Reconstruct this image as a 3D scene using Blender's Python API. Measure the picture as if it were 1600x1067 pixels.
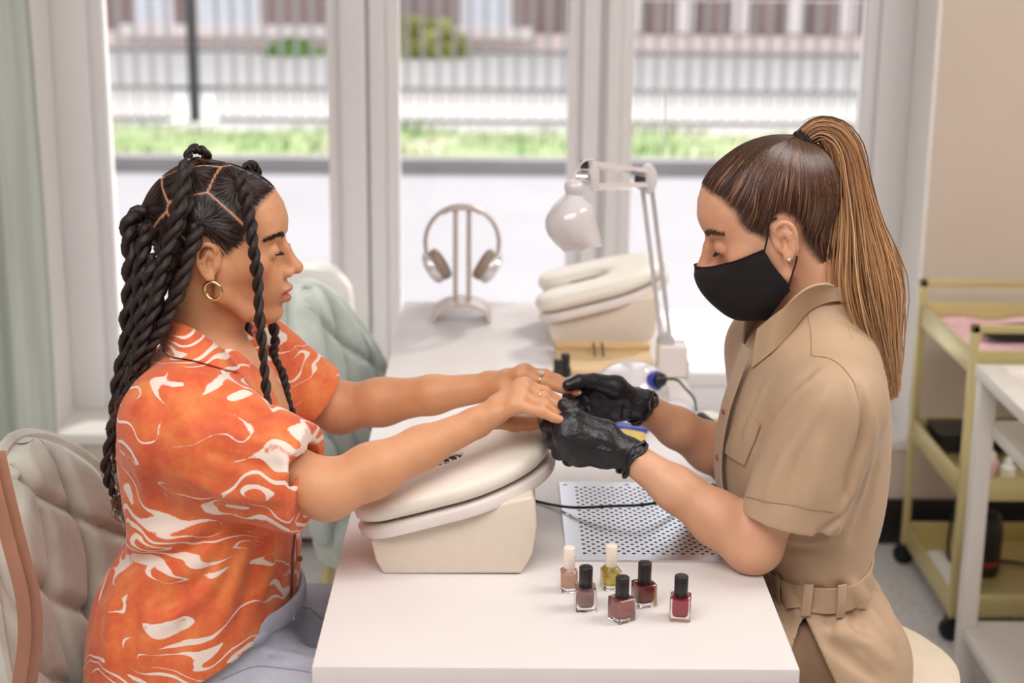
import bpy, bmesh, math, random
import numpy as np
from mathutils import Matrix, Vector
random.seed(7); rng = np.random.default_rng(7)
for o in list(bpy.data.objects): bpy.data.objects.remove(o, do_unlink=True)
scene = bpy.context.scene
COL = scene.collection

# ------------------------------------------------------------------ camera
F = 2550.0; CX, CY = 800.0, 533.5                     # focal length in pixels of the 1600x1067 frame
TH, YAW, RO = math.radians(14.8), math.radians(0.45), math.radians(0.54)
CAM = np.array([0.0, -1.775, 1.62])
FW = np.array([math.sin(YAW)*math.cos(TH), math.cos(YAW)*math.cos(TH), -math.sin(TH)])
R0 = np.array([math.cos(YAW), -math.sin(YAW), 0]); U0 = np.cross(R0, FW)
RT = R0*math.cos(RO)+U0*math.sin(RO); UP = U0*math.cos(RO)-R0*math.sin(RO)
cd = bpy.data.cameras.new('camera'); cam = bpy.data.objects.new('camera', cd); COL.objects.link(cam)
cam.matrix_world = Matrix([[RT[i], UP[i], -FW[i], CAM[i]] for i in range(3)]+[[0, 0, 0, 1]])
cd.sensor_fit = 'HORIZONTAL'; cd.sensor_width = 36; cd.lens = F*36/1600
cd.dof.use_dof = True; cd.dof.focus_distance = 2.17; cd.dof.aperture_fstop = 3.6
cd.clip_start = 0.05; cd.clip_end = 200
scene.camera = cam

# ------------------------------------------------------------------ world, sun, added fill lights, exposure
w = bpy.data.worlds.new('World'); scene.world = w; w.use_nodes = True
bg = w.node_tree.nodes['Background']; bg.inputs[0].default_value = (0.93, 0.96, 1.0, 1); bg.inputs[1].default_value = 1.3
def light(name, kind, energy, loc, rot, size=None, color=(1, 1, 1), sizey=None):
    l = bpy.data.lights.new(name, kind); l.energy = energy; l.color = color
    if kind == 'SUN': l.angle = size
    elif size:
        l.size = size
        if sizey: l.shape = 'RECTANGLE'; l.size_y = sizey
    o = bpy.data.objects.new(name, l); COL.objects.link(o); o.location = loc
    o.rotation_euler = Vector(rot).to_track_quat('-Z', 'Y').to_euler()
    return o
light('sun', 'SUN', 5.5, (0, 0, 9), (-0.38, -0.68, -0.63), math.radians(9), (1.0, 0.95, 0.88))
light('room_fill_light', 'AREA', 62, (-0.4, -0.9, 2.78), (0.05, 0.30, -1), 2.4, (1.0, 0.965, 0.94), 2.0)  # unseen fill light, added to lift the brightness of the room
light('room_fill_light_side', 'AREA', 42, (1.75, 0.5, 2.78), (-0.2, 0.25, -1), 1.4, (1.0, 0.965, 0.94), 1.4)  # added fill, out of view, brightening the stand and trolley side
vs = scene.view_settings
vs.view_transform = 'Standard'; vs.look = 'None'; vs.gamma = 1; vs.use_curve_mapping = False; vs.exposure = 0.47

# ------------------------------------------------------------------ helpers
def P(px, py, Y=None, Z=None, X=None):
    d = FW*F+RT*(px-CX)-UP*(py-CY)
    t = (Y-CAM[1])/d[1] if Y is not None else ((Z-CAM[2])/d[2] if Z is not None else (X-CAM[0])/d[0])
    return CAM+d*t
def V(*a): return np.array(a, float)
def nrm(v): v = np.asarray(v, float); return v/(np.linalg.norm(v)+1e-12)
def spline(pts, n):
    """Catmull-Rom through pts (any dimension), n samples"""
    p = np.asarray(pts, float); m = len(p)
    if m == 2: return p[0]+(p[1]-p[0])*np.linspace(0, 1, n)[:, None]
    e = np.vstack([2*p[0]-p[1], p, 2*p[-1]-p[-2]])
    t = np.linspace(0, m-1-1e-9, n); i = t.astype(int); f = (t-i)[:, None]
    a, b, c, d = e[i], e[i+1], e[i+2], e[i+3]
    return 0.5*((2*b)+(c-a)*f+(2*a-5*b+4*c-d)*f**2+(3*b-a-3*c+d)*f**3)
def frames(path, up=(0, 0, 1)):
    path = np.asarray(path, float); T = np.gradient(path, axis=0); T /= np.linalg.norm(T, axis=1)[:, None]+1e-12
    n = np.asarray(up, float)-T[0]*np.dot(up, T[0])
    if np.linalg.norm(n) < 1e-3: n = np.cross(T[0], (1, 0.2, 0.1))
    n = nrm(n); N = [n]
    for i in range(1, len(path)):
        n = N[-1]-T[i]*np.dot(N[-1], T[i]); N.append(nrm(n))
    N = np.array(N); return T, N, np.cross(T, N)
class MB:
    """collects shapes into one mesh"""
    def __init__(s): s.v = []; s.f = []; s.m = []; s.uv = []; s.n = 0
    def add(s, v, f, mi=0):
        v = np.asarray(v, float); s.v.append(v); s.f += [tuple(int(i)+s.n for i in q) for q in f]; s.m += [mi]*len(f); s.n += len(v); return s
    def box(s, lo, hi, mi=0, rot=None, piv=None):
        (a, b, c), (d, e, g) = lo, hi
        v = np.array([(x, y, z) for z in (c, g) for y in (b, e) for x in (a, d)], float)
        if rot is not None:
            piv = v.mean(0) if piv is None else np.asarray(piv); v = (v-piv)@np.asarray(rot).T+piv
        return s.add(v, [(0, 2, 3, 1), (4, 5, 7, 6), (0, 1, 5, 4), (2, 6, 7, 3), (0, 4, 6, 2), (1, 3, 7, 5)], mi)
    def tube(s, path, r, n=10, mi=0, cap=True, up=(0, 0, 1), flat=None):
        path = np.asarray(path, float); k = len(path); r = np.broadcast_to(r, k); T, N, B = frames(path, up)
        a = np.linspace(0, 2*math.pi, n, endpoint=False); fl = 1.0 if flat is None else flat
        v = path[:, None]+r[:, None, None]*(np.cos(a)[None, :, None]*N[:, None]+fl*np.sin(a)[None, :, None]*B[:, None])
        f = [(i*n+j, i*n+(j+1) % n, (i+1)*n+(j+1) % n, (i+1)*n+j) for i in range(k-1) for j in range(n)]
        if cap: f += [tuple(range(n-1, -1, -1)), tuple((k-1)*n+j for j in range(n))]
        return s.add(v.reshape(-1, 3), f, mi)
    def lathe(s, prof, o=(0, 0, 0), n=24, mi=0, axis=(0, 0, 1), cap=True):
        prof = np.asarray(prof, float); ax = nrm(axis); x = nrm(np.cross(ax, (0, 1, 0.01)) if abs(ax[1]) < .9 else np.cross(ax, (1, 0, 0))); y = np.cross(ax, x)
        a = np.linspace(0, 2*math.pi, n, endpoint=False); k = len(prof)
        v = np.asarray(o, float)+prof[:, None, :1]*(np.cos(a)[None, :, None]*x+np.sin(a)[None, :, None]*y)+prof[:, None, 1:]*ax
        f = [(i*n+j, i*n+(j+1) % n, (i+1)*n+(j+1) % n, (i+1)*n+j) for i in range(k-1) for j in range(n)]
        if cap: f += [tuple(range(n-1, -1, -1)), tuple((k-1)*n+j for j in range(n))]
        return s.add(v.reshape(-1, 3), f, mi)
    def loft(s, rings, mi=0, cap=True, closed=True):
        rings = np.asarray(rings, float); k, n = rings.shape[:2]; m = n if closed else n-1
        f = [(i*n+j, i*n+(j+1) % n, (i+1)*n+(j+1) % n, (i+1)*n+j) for i in range(k-1) for j in range(m)]
        if cap: f += [tuple(range(n-1, -1, -1)), tuple((k-1)*n+j for j in range(n))]
        return s.add(rings.reshape(-1, 3), f, mi)
    def prism(s, poly, h0, h1, axis='y', mi=0):
        n = len(poly); mk = {'y': lambda p, h: (p[0], h, p[1]), 'z': lambda p, h: (p[0], p[1], h), 'x': lambda p, h: (h, p[0], p[1])}[axis]
        v = [mk(p, h0) for p in poly]+[mk(p, h1) for p in poly]
        f = [tuple(range(n)), tuple(range(2*n-1, n-1, -1))]+[(i, i+n, (i+1) % n+n, (i+1) % n) for i in range(n)]
        return s.add(v, f, mi)
    def ell(s, c, r, n=20, k=12, mi=0, M=None):
        t = np.linspace(0, math.pi, k)
        v = np.array([[(math.sin(b)*math.cos(a), math.sin(b)*math.sin(a), math.cos(b)) for a in np.linspace(0, 2*math.pi, n, endpoint=False)] for b in t])*np.asarray(r, float)
        if M is not None: v = v@np.asarray(M).T
        return s.loft(v+np.asarray(c, float), mi, cap=False)
WL = {}                                                # world origin of every parent
def mesh(name, v, f, mats, mi=None, smooth=True, uv=None, o=(0, 0, 0)):
    me = bpy.data.meshes.new(name); me.from_pydata((np.asarray(v, float)-np.asarray(o)).tolist(), [], f if isinstance(f, list) else f.tolist())
    for m in (mats if isinstance(mats, (list, tuple)) else [mats]): me.materials.append(m)
    if mi is not None and any(mi): me.polygons.foreach_set('material_index', mi)
    if smooth: me.polygons.foreach_set('use_smooth', [True]*len(me.polygons))
    me.update(); return me
def fix(me, ang=None, bevel=None, seg=2):
    bm = bmesh.new(); bm.from_mesh(me)
    bmesh.ops.recalc_face_normals(bm, faces=bm.faces)
    if bevel:
        es = [e for e in bm.edges if len(e.link_faces) == 2 and e.calc_face_angle(0) > 0.6]
        bmesh.ops.bevel(bm, geom=es, offset=bevel, segments=seg, affect='EDGES', profile=0.5, clamp_overlap=True)
    if ang is not None:
        for e in bm.edges:
            if len(e.link_faces) == 2 and e.calc_face_angle(0) > ang: e.smooth = False
    bm.to_mesh(me); bm.free()
def tag(o, label=None, cat=None, group=None, kind=None):
    if label: o['label'] = label
    if cat: o['category'] = cat
    if group: o['group'] = group
    if kind: o['kind'] = kind
    return o
def link(name, me, parent=None, loc=(0, 0, 0)):
    o = bpy.data.objects.new(name, me); COL.objects.link(o); o.location = loc
    if parent is not None: o.parent = parent
    return o
def put(name, mb, mat, parent=None, bevel=None, seg=2, ang=0.7, smooth=True, o=None, recalc=True):
    """link what an MB collected as one mesh object; coordinates are world ones, the origin is the parent's (or o)"""
    org = np.asarray(o if o is not None else (WL[parent.name] if parent is not None else (0, 0, 0)), float)
    me = mesh(name, np.vstack(mb.v), mb.f, mat, mb.m, smooth, o=org)
    if recalc: fix(me, ang, bevel, seg)
    ob = link(name, me, parent, org if parent is None else org-WL[parent.name]); WL[ob.name] = org
    return ob
def empty(name, loc, label=None, cat=None, group=None, kind=None):
    e = bpy.data.objects.new(name, None); COL.objects.link(e); e.location = loc; e.empty_display_size = .05
    WL[e.name] = np.asarray(loc, float); return tag(e, label, cat, group, kind)
def copy_tree(o, parent=None):
    c = o.copy(); COL.objects.link(c); c.parent = parent
    for ch in o.children: copy_tree(ch, c)
    return c
def rotz(a): c, s = math.cos(a), math.sin(a); return np.array([[c, -s, 0], [s, c, 0], [0, 0, 1.]])
def roty(a): c, s = math.cos(a), math.sin(a); return np.array([[c, 0, s], [0, 1, 0], [-s, 0, c]])
def rotx(a): c, s = math.cos(a), math.sin(a); return np.array([[1, 0, 0], [0, c, -s], [0, s, c]])

# ------------------------------------------------------------------ materials
def srgb(r, g, b):
    f = lambda c: ((c/255+0.055)/1.055)**2.4 if c/255 > 0.04045 else c/255/12.92
    return (f(r), f(g), f(b), 1)
class NT:
    def __init__(s, name):
        s.m = bpy.data.materials.new(name); s.m.use_nodes = True; s.t = s.m.node_tree; s.b = s.t.nodes['Principled BSDF']
    def n(s, t, **k):
        nd = s.t.nodes.new(t)
        for a, b in k.items():
            if a.startswith('i_'):
                key = a[2:]; nd.inputs[int(key) if key.isdigit() else key].default_value = b
            else: setattr(nd, a, b)
        return nd
    def l(s, a, b): s.t.links.new(a, b)
    def coord(s, scale=(1, 1, 1), which='Object', rot=(0, 0, 0)):
        tc = s.n('ShaderNodeTexCoord'); mp = s.n('ShaderNodeMapping'); mp.inputs['Scale'].default_value = scale; mp.inputs['Rotation'].default_value = rot
        s.l(tc.outputs[which], mp.inputs[0]); return mp.outputs[0]
    def noise(s, co, scale, detail=3, rough=.5, dist=0):
        nd = s.n('ShaderNodeTexNoise'); nd.inputs['Scale'].default_value = scale; nd.inputs['Detail'].default_value = detail
        nd.inputs['Roughness'].default_value = rough; nd.inputs['Distortion'].default_value = dist; s.l(co, nd.inputs['Vector']); return nd.outputs[0]
    def math(s, op, a, b=None, c=None, clamp=False):
        nd = s.n('ShaderNodeMath', operation=op); nd.use_clamp = clamp
        for i, x in enumerate((a, b, c)):
            if x is None: continue
            if isinstance(x, (int, float)): nd.inputs[i].default_value = x
            else: s.l(x, nd.inputs[i])
        return nd.outputs[0]
    def ramp(s, fac, stops):
        nd = s.n('ShaderNodeValToRGB'); e = nd.color_ramp.elements
        while len(e) < len(stops): e.new(0.5)
        for i, (p, c) in enumerate(stops): e[i].position = p; e[i].color = c
        s.l(fac, nd.inputs[0]); return nd.outputs[0]
    def mix(s, fac, a, b):
        nd = s.n('ShaderNodeMix', data_type='RGBA')
        for i, x in ((0, fac), (6, a), (7, b)):
            if isinstance(x, (int, float)): nd.inputs[i].default_value = x
            elif isinstance(x, tuple): nd.inputs[i].default_value = x
            else: s.l(x, nd.inputs[i])
        return nd.outputs[2]
    def bump(s, h, strength=.3, dist=.002):
        nd = s.n('ShaderNodeBump'); nd.inputs['Strength'].default_value = strength; nd.inputs['Distance'].default_value = dist
        s.l(h, nd.inputs['Height']); s.l(nd.outputs[0], s.b.inputs['Normal']); return nd
    def set(s, **k):
        for a, b in k.items(): s.b.inputs[a.replace('_', ' ')].default_value = b
        return s
def mat(name, rgb, rough=.5, metal=0, var=.06, scale=30, bump=0, bdist=.001, stretch=(1, 1, 1), spec=None, **k):
    t = NT(name); co = t.coord(stretch); nz = t.noise(co, scale, 4)
    c = srgb(*rgb); d = tuple(min(1, x*(1-var)) for x in c[:3])+(1,); e = tuple(min(1, x*(1+var)) for x in c[:3])+(1,)
    t.l(t.ramp(nz, [(.3, d), (.7, e)]), t.b.inputs['Base Color'])
    t.set(Roughness=rough, Metallic=metal)
    if spec is not None: t.b.inputs['Specular IOR Level'].default_value = spec
    if bump: t.bump(nz, bump, bdist)
    for a, b in k.items(): t.b.inputs[a.replace('_', ' ')].default_value = b
    return t.m
M = {}
M['wall'] = mat('beige_wall_paint', (206, 191, 176), .8, var=.02, scale=3)
M['white_wall'] = mat('white_reveal_paint', (236, 232, 228), .7, var=.015, scale=4)
M['ceiling'] = mat('ceiling_paint', (238, 236, 233), .9, var=.01)
M['frame'] = mat('white_window_plastic', (228, 225, 226), .35, var=.01)
M['baseboard'] = mat('black_baseboard_paint', (22, 21, 22), .45)
M['table'] = mat('white_table_laminate', (226, 220, 218), .32, var=.012, scale=8)
M['white'] = mat('white_lacquer', (232, 226, 220), .35, var=.015)
M['leatherette'] = mat('cream_leatherette', (236, 229, 217), .42, var=.015, scale=90, bump=.08, bdist=.0006)
M['leather_base'] = mat('beige_leatherette_base', (226, 213, 197), .5, var=.02, scale=90, bump=.08, bdist=.0006)
M['flange'] = mat('white_plastic_flange', (232, 222, 218), .3, var=.01)
M['chrome'] = mat('chrome', (225, 225, 228), .12, 1, var=.01)
M['steel'] = mat('brushed_steel', (214, 214, 220), .24, 1, var=.04, scale=20, stretch=(1, 12, 1))
M['dark'] = mat('dark_grey_parts_and_shade', (60, 58, 60), .7)  # dark grey parts, and the painted shade under the extractor holes
M['black'] = mat('black_plastic', (24, 22, 25), .35, var=.05)
M['cable'] = mat('dark_green_cable', (20, 38, 36), .4)
M['gold'] = mat('pale_gold_metal', (208, 194, 138), .34, .35, var=.04, scale=5)
M['wood'] = mat('light_wood', (214, 184, 138), .5, var=.1, scale=14, stretch=(1, 9, 9))
M['glassy'] = mat('lamp_white_gloss', (218, 212, 214), .08, var=.01, **{'Coat Weight': .6})
M['taupe'] = mat('taupe_metal', (196, 184, 178), .35, .3)
M['cushion'] = mat('taupe_ear_cushion', (150, 132, 118), .75)
M['silver'] = mat('silver_plastic', (214, 212, 214), .25, .4)
M['black_cap'] = mat('satin_black_cap', (38, 32, 34), .38, var=.03)
M['cream_cap'] = mat('cream_cap', (242, 228, 214), .4, var=.01)
M['blue'] = mat('blue_plastic', (52, 66, 168), .35)
M['yellow'] = mat('yellow_sponge', (214, 190, 110), .8, var=.12, scale=60, bump=.4)
M['brown'] = mat('brown_leather', (112, 78, 66), .5, var=.08)
M['strap'] = mat('tan_leather_strap', (164, 114, 92), .42, var=.1, scale=18, bump=.1)
M['pink'] = mat('pink_towel', (232, 190, 196), .9, var=.08, scale=50, bump=.3)
M['paper'] = mat('white_paper_card', (240, 236, 232), .7, var=.03)
M['rubber'] = mat('black_rubber', (18, 18, 20), .6)
M['stool'] = mat('cream_stool_leather', (226, 210, 188), .5, var=.03)
M['nosheen'] = mat('white_upholstery', (238, 236, 232), .85, var=.03)

def m_velvet():
    t = NT('grey_sage_velvet'); co = t.coord(); a = t.noise(co, 9, 3, .55, .6); b = t.noise(co, 420, 2)
    t.l(t.ramp(a, [(.3, srgb(176, 174, 162)), (.7, srgb(212, 209, 199))]), t.b.inputs['Base Color'])
    t.set(Roughness=.85); t.b.inputs['Sheen Weight'].default_value = .5; t.b.inputs['Sheen Roughness'].default_value = .4
    t.bump(b, .25, .0006); return t.m
def m_velvet_sage():
    t = NT('sage_green_velvet'); co = t.coord(); a = t.noise(co, 9, 3, .55, .6)
    t.l(t.ramp(a, [(.3, srgb(172, 182, 175)), (.7, srgb(204, 212, 204))]), t.b.inputs['Base Color'])
    t.set(Roughness=.85); t.b.inputs['Sheen Weight'].default_value = .4; return t.m
M['velvet'] = m_velvet(); M['velvet_sage'] = m_velvet_sage()
def m_floor():
    t = NT('speckled_grey_floor'); co = t.coord(); a = t.noise(co, 2.2, 4); b = t.noise(co, 70, 3, .7)
    base = t.ramp(a, [(.3, srgb(206, 203, 202)), (.7, srgb(220, 218, 218))])
    sp = t.ramp(b, [(.40, (1, 1, 1, 1)), (.47, (0, 0, 0, 1))])
    t.l(t.mix(t.math('MULTIPLY', sp, .35), base, srgb(120, 116, 114)), t.b.inputs['Base Color']); t.set(Roughness=.6); return t.m
M['floor'] = m_floor()
def m_glass():
    t = NT('clear_window_glass'); tr = t.n('ShaderNodeBsdfTransparent'); gl = t.n('ShaderNodeBsdfGlossy'); gl.inputs['Roughness'].default_value = .02
    fr = t.n('ShaderNodeFresnel'); fr.inputs[0].default_value = 1.35; mx = t.n('ShaderNodeMixShader')
    t.l(fr.outputs[0], mx.inputs[0]); t.l(tr.outputs[0], mx.inputs[1]); t.l(gl.outputs[0], mx.inputs[2])
    t.l(mx.outputs[0], t.t.nodes['Material Output'].inputs[0]); return t.m
M['glass'] = m_glass()
def m_bottle():
    t = NT('bottle_glass'); t.set(Base_Color=(1, 1, 1, 1), Roughness=.02, IOR=1.48); t.b.inputs['Transmission Weight'].default_value = 1; return t.m
M['bottle'] = m_bottle()
def m_liq(name, rgb, rough=.25):
    return mat(name, rgb, rough, var=.03, scale=40, **{'Coat Weight': .3})
def m_oil():
    t = NT('yellow_cuticle_oil'); co = t.coord(); a = t.noise(co, 90, 3)
    t.l(t.ramp(a, [(.42, srgb(250, 236, 96)), (.66, srgb(206, 138, 36))]), t.b.inputs['Base Color']); t.set(Roughness=.1); t.b.inputs['Transmission Weight'].default_value = .45; return t.m
def m_grass():
    t = NT('street_grass'); co = t.coord(); a = t.noise(co, 1.3, 4, .6)
    t.l(t.ramp(a, [(.35, srgb(190, 182, 160)), (.5, srgb(150, 166, 118)), (.7, srgb(122, 148, 92))]), t.b.inputs['Base Color']); t.set(Roughness=.9); return t.m  # tones paled and greyed to carry the haze of the window glass
M['grass'] = m_grass()
M['road'] = mat('grey_asphalt', (140, 138, 143), .9, var=.04, scale=.8)
M['pave'] = mat('pale_pavement', (200, 197, 194), .9, var=.04, scale=.7)
M['kerb'] = mat('grey_kerb_stone', (132, 128, 129), .9, var=.08, scale=3)
M['plinth'] = mat('pale_concrete_plinth', (205, 200, 195), .9, var=.05, scale=1.5)
M['iron'] = mat('grey_painted_iron', (140, 136, 139), .6)
M['ironpost'] = mat('dark_iron_post', (52, 54, 58), .6)
M['pinkwall'] = mat('pale_pink_render', (226, 206, 202), .9, var=.04, scale=1)
M['brownwall'] = mat('brown_cladding', (138, 118, 116), .8, var=.06, scale=2)
M['ledge'] = mat('pale_stone_ledge', (228, 216, 214), .9)
M['farwin'] = mat('pale_window_panel', (206, 208, 218), .3)
M['shrub'] = mat('yellow_green_leaves', (158, 158, 92), .8, var=.3, scale=12)
M['shrub2'] = mat('bright_green_leaves', (122, 162, 92), .8, var=.3, scale=12)
def m_curtain():
    t = NT('sage_curtain_cloth'); co = t.coord((1, 1, .05)); a = t.noise(co, 30, 3); t.l(t.ramp(a, [(.3, srgb(182, 189, 183)), (.7, srgb(204, 210, 204))]), t.b.inputs['Base Color']); t.set(Roughness=.9); return t.m
M['curtain'] = m_curtain()

# ------------------------------------------------------------------ the setting
WY = 2.29; GY = 2.50                                     # room face of the window wall, room face of the window frames
XL, XR = -1.168, 1.072; SILL = .29
def st(name, lo, hi, m, bevel=None):
    return tag(put(name, MB().box(lo, hi), M[m], bevel=bevel, o=((lo[0]+hi[0])/2, (lo[1]+hi[1])/2, lo[2])), kind='structure')
st('floor', (-3.2, -3.2, -.1), (3.2, WY+.4, 0), 'floor')
st('ceiling', (-3.2, -3.2, 2.85), (3.2, WY+.4, 2.95), 'ceiling')
st('wall_left', (-3.3, -3.2, 0), (-3.2, WY+.4, 2.85), 'white_wall')
st('wall_right', (3.2, -3.2, 0), (3.3, WY+.4, 2.85), 'wall')
st('wall_front_unseen', (-3.3, -3.3, 0), (3.3, -3.2, 2.85), 'wall')  # unseen wall, added to cut the frontal light from behind the camera
st('wall_back_right', (XR, WY, 0), (3.2, WY+.4, 2.85), 'wall')
st('wall_back_left', (-3.2, WY, 0), (XL, WY+.4, 2.85), 'white_wall')
st('wall_back_below', (XL, WY, 0), (XR, WY+.4, SILL-.03), 'wall')
st('wall_back_above', (XL, WY, 2.45), (XR, WY+.4, 2.85), 'white_wall')
st('trim_1', (XL, WY-.012, SILL-.03), (XR, GY+.1, SILL), 'white_wall', .004)      # the sill board
st('trim_2', (XR-.004, WY-.004, SILL), (XR+.004, GY+.12, 2.45), 'white_wall')     # right reveal lining
st('trim_3', (XL-.004, WY-.004, SILL), (XL+.004, GY+.12, 2.45), 'white_wall')     # left reveal lining
st('baseboard_right', (XL, WY-.014, 0), (3.2, WY, .125), 'baseboard', .003)
st('baseboard_left', (-3.2, WY-.014, 0), (XL, WY, .125), 'baseboard', .003)

FX = [(-1.164, -.375), (-.345, .255), (.275, 1.068)]     # the three window units
G0 = [(-1.035, -.455), (-.268, .176), (.345, .946)]      # their clear glass
for i, ((a, b), (g0, g1)) in enumerate(zip(FX, G0)):
    wdw = empty('window_%d' % (i+1), ((a+b)/2, GY, SILL), kind='structure')
    zb, zt = SILL+.11, 2.36
    if i == 0: b = -.352
    f = MB(); f.box((a, GY, SILL), (g0-.035, GY+.09, 2.44)); put('frame_stile', f, M['frame'], wdw, .004)
    f = MB(); f.box((g1+.035, GY, SILL), (b, GY+.09, 2.44)); put('frame_stile', f, M['frame'], wdw, .004)
    f = MB(); f.box((g0-.035, GY, SILL), (g1+.035, GY+.09, zb-.04)); put('frame_rail', f, M['frame'], wdw, .004)
    f = MB(); f.box((g0-.035, GY, zt), (g1+.035, GY+.09, 2.44)); put('frame_rail', f, M['frame'], wdw, .004)
    f = MB(); f.box((g0-.035, GY+.02, zb-.04), (g0, GY+.08, zt)); put('sash_stile', f, M['frame'], wdw, .003)
    f = MB(); f.box((g1, GY+.02, zb-.04), (g1+.035, GY+.08, zt)); put('sash_stile', f, M['frame'], wdw, .003)
    f = MB(); f.box((g0, GY+.02, zb-.04), (g1, GY+.08, zb)); put('sash_rail', f, M['frame'], wdw, .003)
    f = MB(); f.box((g0, GY+.045, zb), (g1, GY+.051, zt)); put('pane', f, M['glass'], wdw)
# post between window units that carries a groove
for k, (a, b) in enumerate([(-.352, -.345), (.255, .275)]):
    st('trim_%d' % (k+4), (a, GY+.03, SILL), (b, GY+.09, 2.44), 'frame')
# mini blind pulled up behind the right-hand window
bl = empty('window_blind', (.64, GY+.01, 1.4), 'white slatted window blind half drawn over the right window', 'blind')
sl = MB().box((.352, GY+.006, 1.395), (.94, GY+.012, 1.3965)); s0 = put('slat', sl, M['frame'], bl, None, o=(.64, GY+.01, 1.396)); 
for j in range(1, 60):
    c = link('slat', s0.data, bl, (0, 0, -.004+.0165*j-.012))
for x in (.43, .90):
    put('cord', MB().tube([(x, GY+.009, 1.0), (x, GY+.009, 2.36)], .0016, 6), M['frame'], bl)
put('head_rail', MB().box((.35, GY-.003, 2.36), (.944, GY+.018, 2.385)), M['frame'], bl, .002)

# curtain hanging at the left of the window
cu = MB(); rows = []
for z in np.linspace(0.02, 2.6, 14):
    row = []
    for t in np.linspace(0, 1, 90):
        x = -2.0+t*(.855+.01*math.sin(z*2)); yv = WY-.09+.035*math.sin(t*46+.3*math.sin(z*1.5))+.012*math.sin(t*19+z)
        row.append((x, yv, z))
    rows.append(row)
cu.loft(rows, cap=False, closed=False); r2 = np.array(rows)+V(0, .006, 0); cu.loft(r2[::-1], cap=False, closed=False)
c = put('curtain', cu, M['curtain'], o=(-1.6, WY-.09, 0)); tag(c, 'sage green floor length curtain beside the window', 'curtain')
put('curtain_rod', MB().tube([(-2.1, WY-.09, 2.62), (-1.1, WY-.09, 2.62)], .012), M['taupe'], c)

# ------------------------------------------------------------------ outside
GZ = -.15
st('road', (-30, 3.4, GZ-.1), (30, 9.5, GZ), 'road')
st('pavement', (-30, 2.7, GZ-.08), (30, 5.4, GZ+.02), 'pave')
st('kerb', (-30, 9.45, GZ-.1), (30, 9.65, GZ+.10), 'kerb')
st('ground', (-30, 9.65, GZ-.1), (30, 40, GZ+.04), 'pave')
g = MB(); xs = np.linspace(-8, 8, 260); rowsg = []
for y in np.linspace(9.66, 11.3, 12):
    e = math.sin(math.pi*(y-9.6)/1.75)
    rowsg.append([(x, y, GZ+.045+.10*e*(.35+.65*(0.5+.5*math.sin(x*3.1+math.sin(y*5)*2)))*(.6+.4*random.random())) for x in xs])
g.loft(rowsg, cap=False, closed=False); go = put('grass_strip', g, M['grass'], o=(0, 10.5, GZ)); tag(go, 'strip of green grass along the kerb outside', 'grass', kind='stuff')
bm_ = MB()                                               # blades standing in the strip
for i in range(6000):
    x = random.uniform(-7, 7); y = random.uniform(9.75, 11.2); h = random.uniform(.05, .16)*(.55+.45*math.sin(x*3.1+math.sin(y*5)*2)); a = random.uniform(0, 6.3); dx, dy = .012*math.cos(a), .012*math.sin(a)
    if h < .03: continue
    bm_.add([(x-dx, y-dy, GZ+.06), (x+dx, y+dy, GZ+.06), (x+random.uniform(-.04, .04), y+random.uniform(-.04, .04), GZ+.08+h)], [(0, 1, 2)])
tag(put('blades', bm_, M['grass'], go, recalc=False), kind='stuff')
# low plinth and iron fence
FY = 11.9
st('plinth', (-9, FY-.12, GZ), (9, FY+.12, -.125), 'plinth')
def iron_fence(x0, x1, label):
    e = empty('iron_fence', ((x0+x1)/2, FY, -.12), label, 'fence')
    for z in (-.095, .175, 1.35): put('rail', MB().box((x0, FY-.02, z-.018), (x1, FY+.02, z+.018)), M['iron'], e)
    n = max(2, int(round((x1-x0)/.1325)))
    pick = put('picket', MB().box((x0-.014, FY-.014, -.095), (x0+.014, FY+.014, 1.5)), M['iron'], e, o=(x0, FY, -.095))
    for i in range(1, n+1): link('picket', pick.data, e, np.array((x0+(x1-x0)*i/n, FY, -.095))-WL[e.name])
    sh = put('short_picket', MB().box((x0-.011, FY-.011, -.095), (x0+.011, FY+.011, .175)), M['iron'], e, o=(x0+.5*(x1-x0)/n, FY, -.095))
    for v in sh.data.vertices: v.co.x = v.co.x+.5*(x1-x0)/n
    for i in range(1, n): link('short_picket', sh.data, e, np.array((x0+(x1-x0)*(i+.5)/n, FY, -.095))-WL[e.name])
for x0, x1, lb in [(-6.5, -2.76, 'grey iron fence panel across the street on the curtain side of its dark post'), (-2.35, .78, 'grey iron fence panel across the street beside the yellow green bush'), (1.02, 6.2, 'grey iron fence panel across the street behind the slatted blind')]: iron_fence(x0, x1, lb)
def fence_post(x, label):
    e = empty('fence_post', (x, FY, GZ), label, 'post')
    put('post', MB().box((x-.042, FY-.042, GZ-.1), (x+.042, FY+.042, 1.7)), M['ironpost'], e, .006)
    for z in (.165, 1.35): put('bracket', MB().box((x-.19, FY-.012, z-.015), (x+.19, FY+.012, z+.015)), M['ironpost'], e)
fence_post(-2.555, 'dark iron fence post standing in the pale plinth'); fence_post(.9, 'dark iron fence post beside the window mullion')
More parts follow.
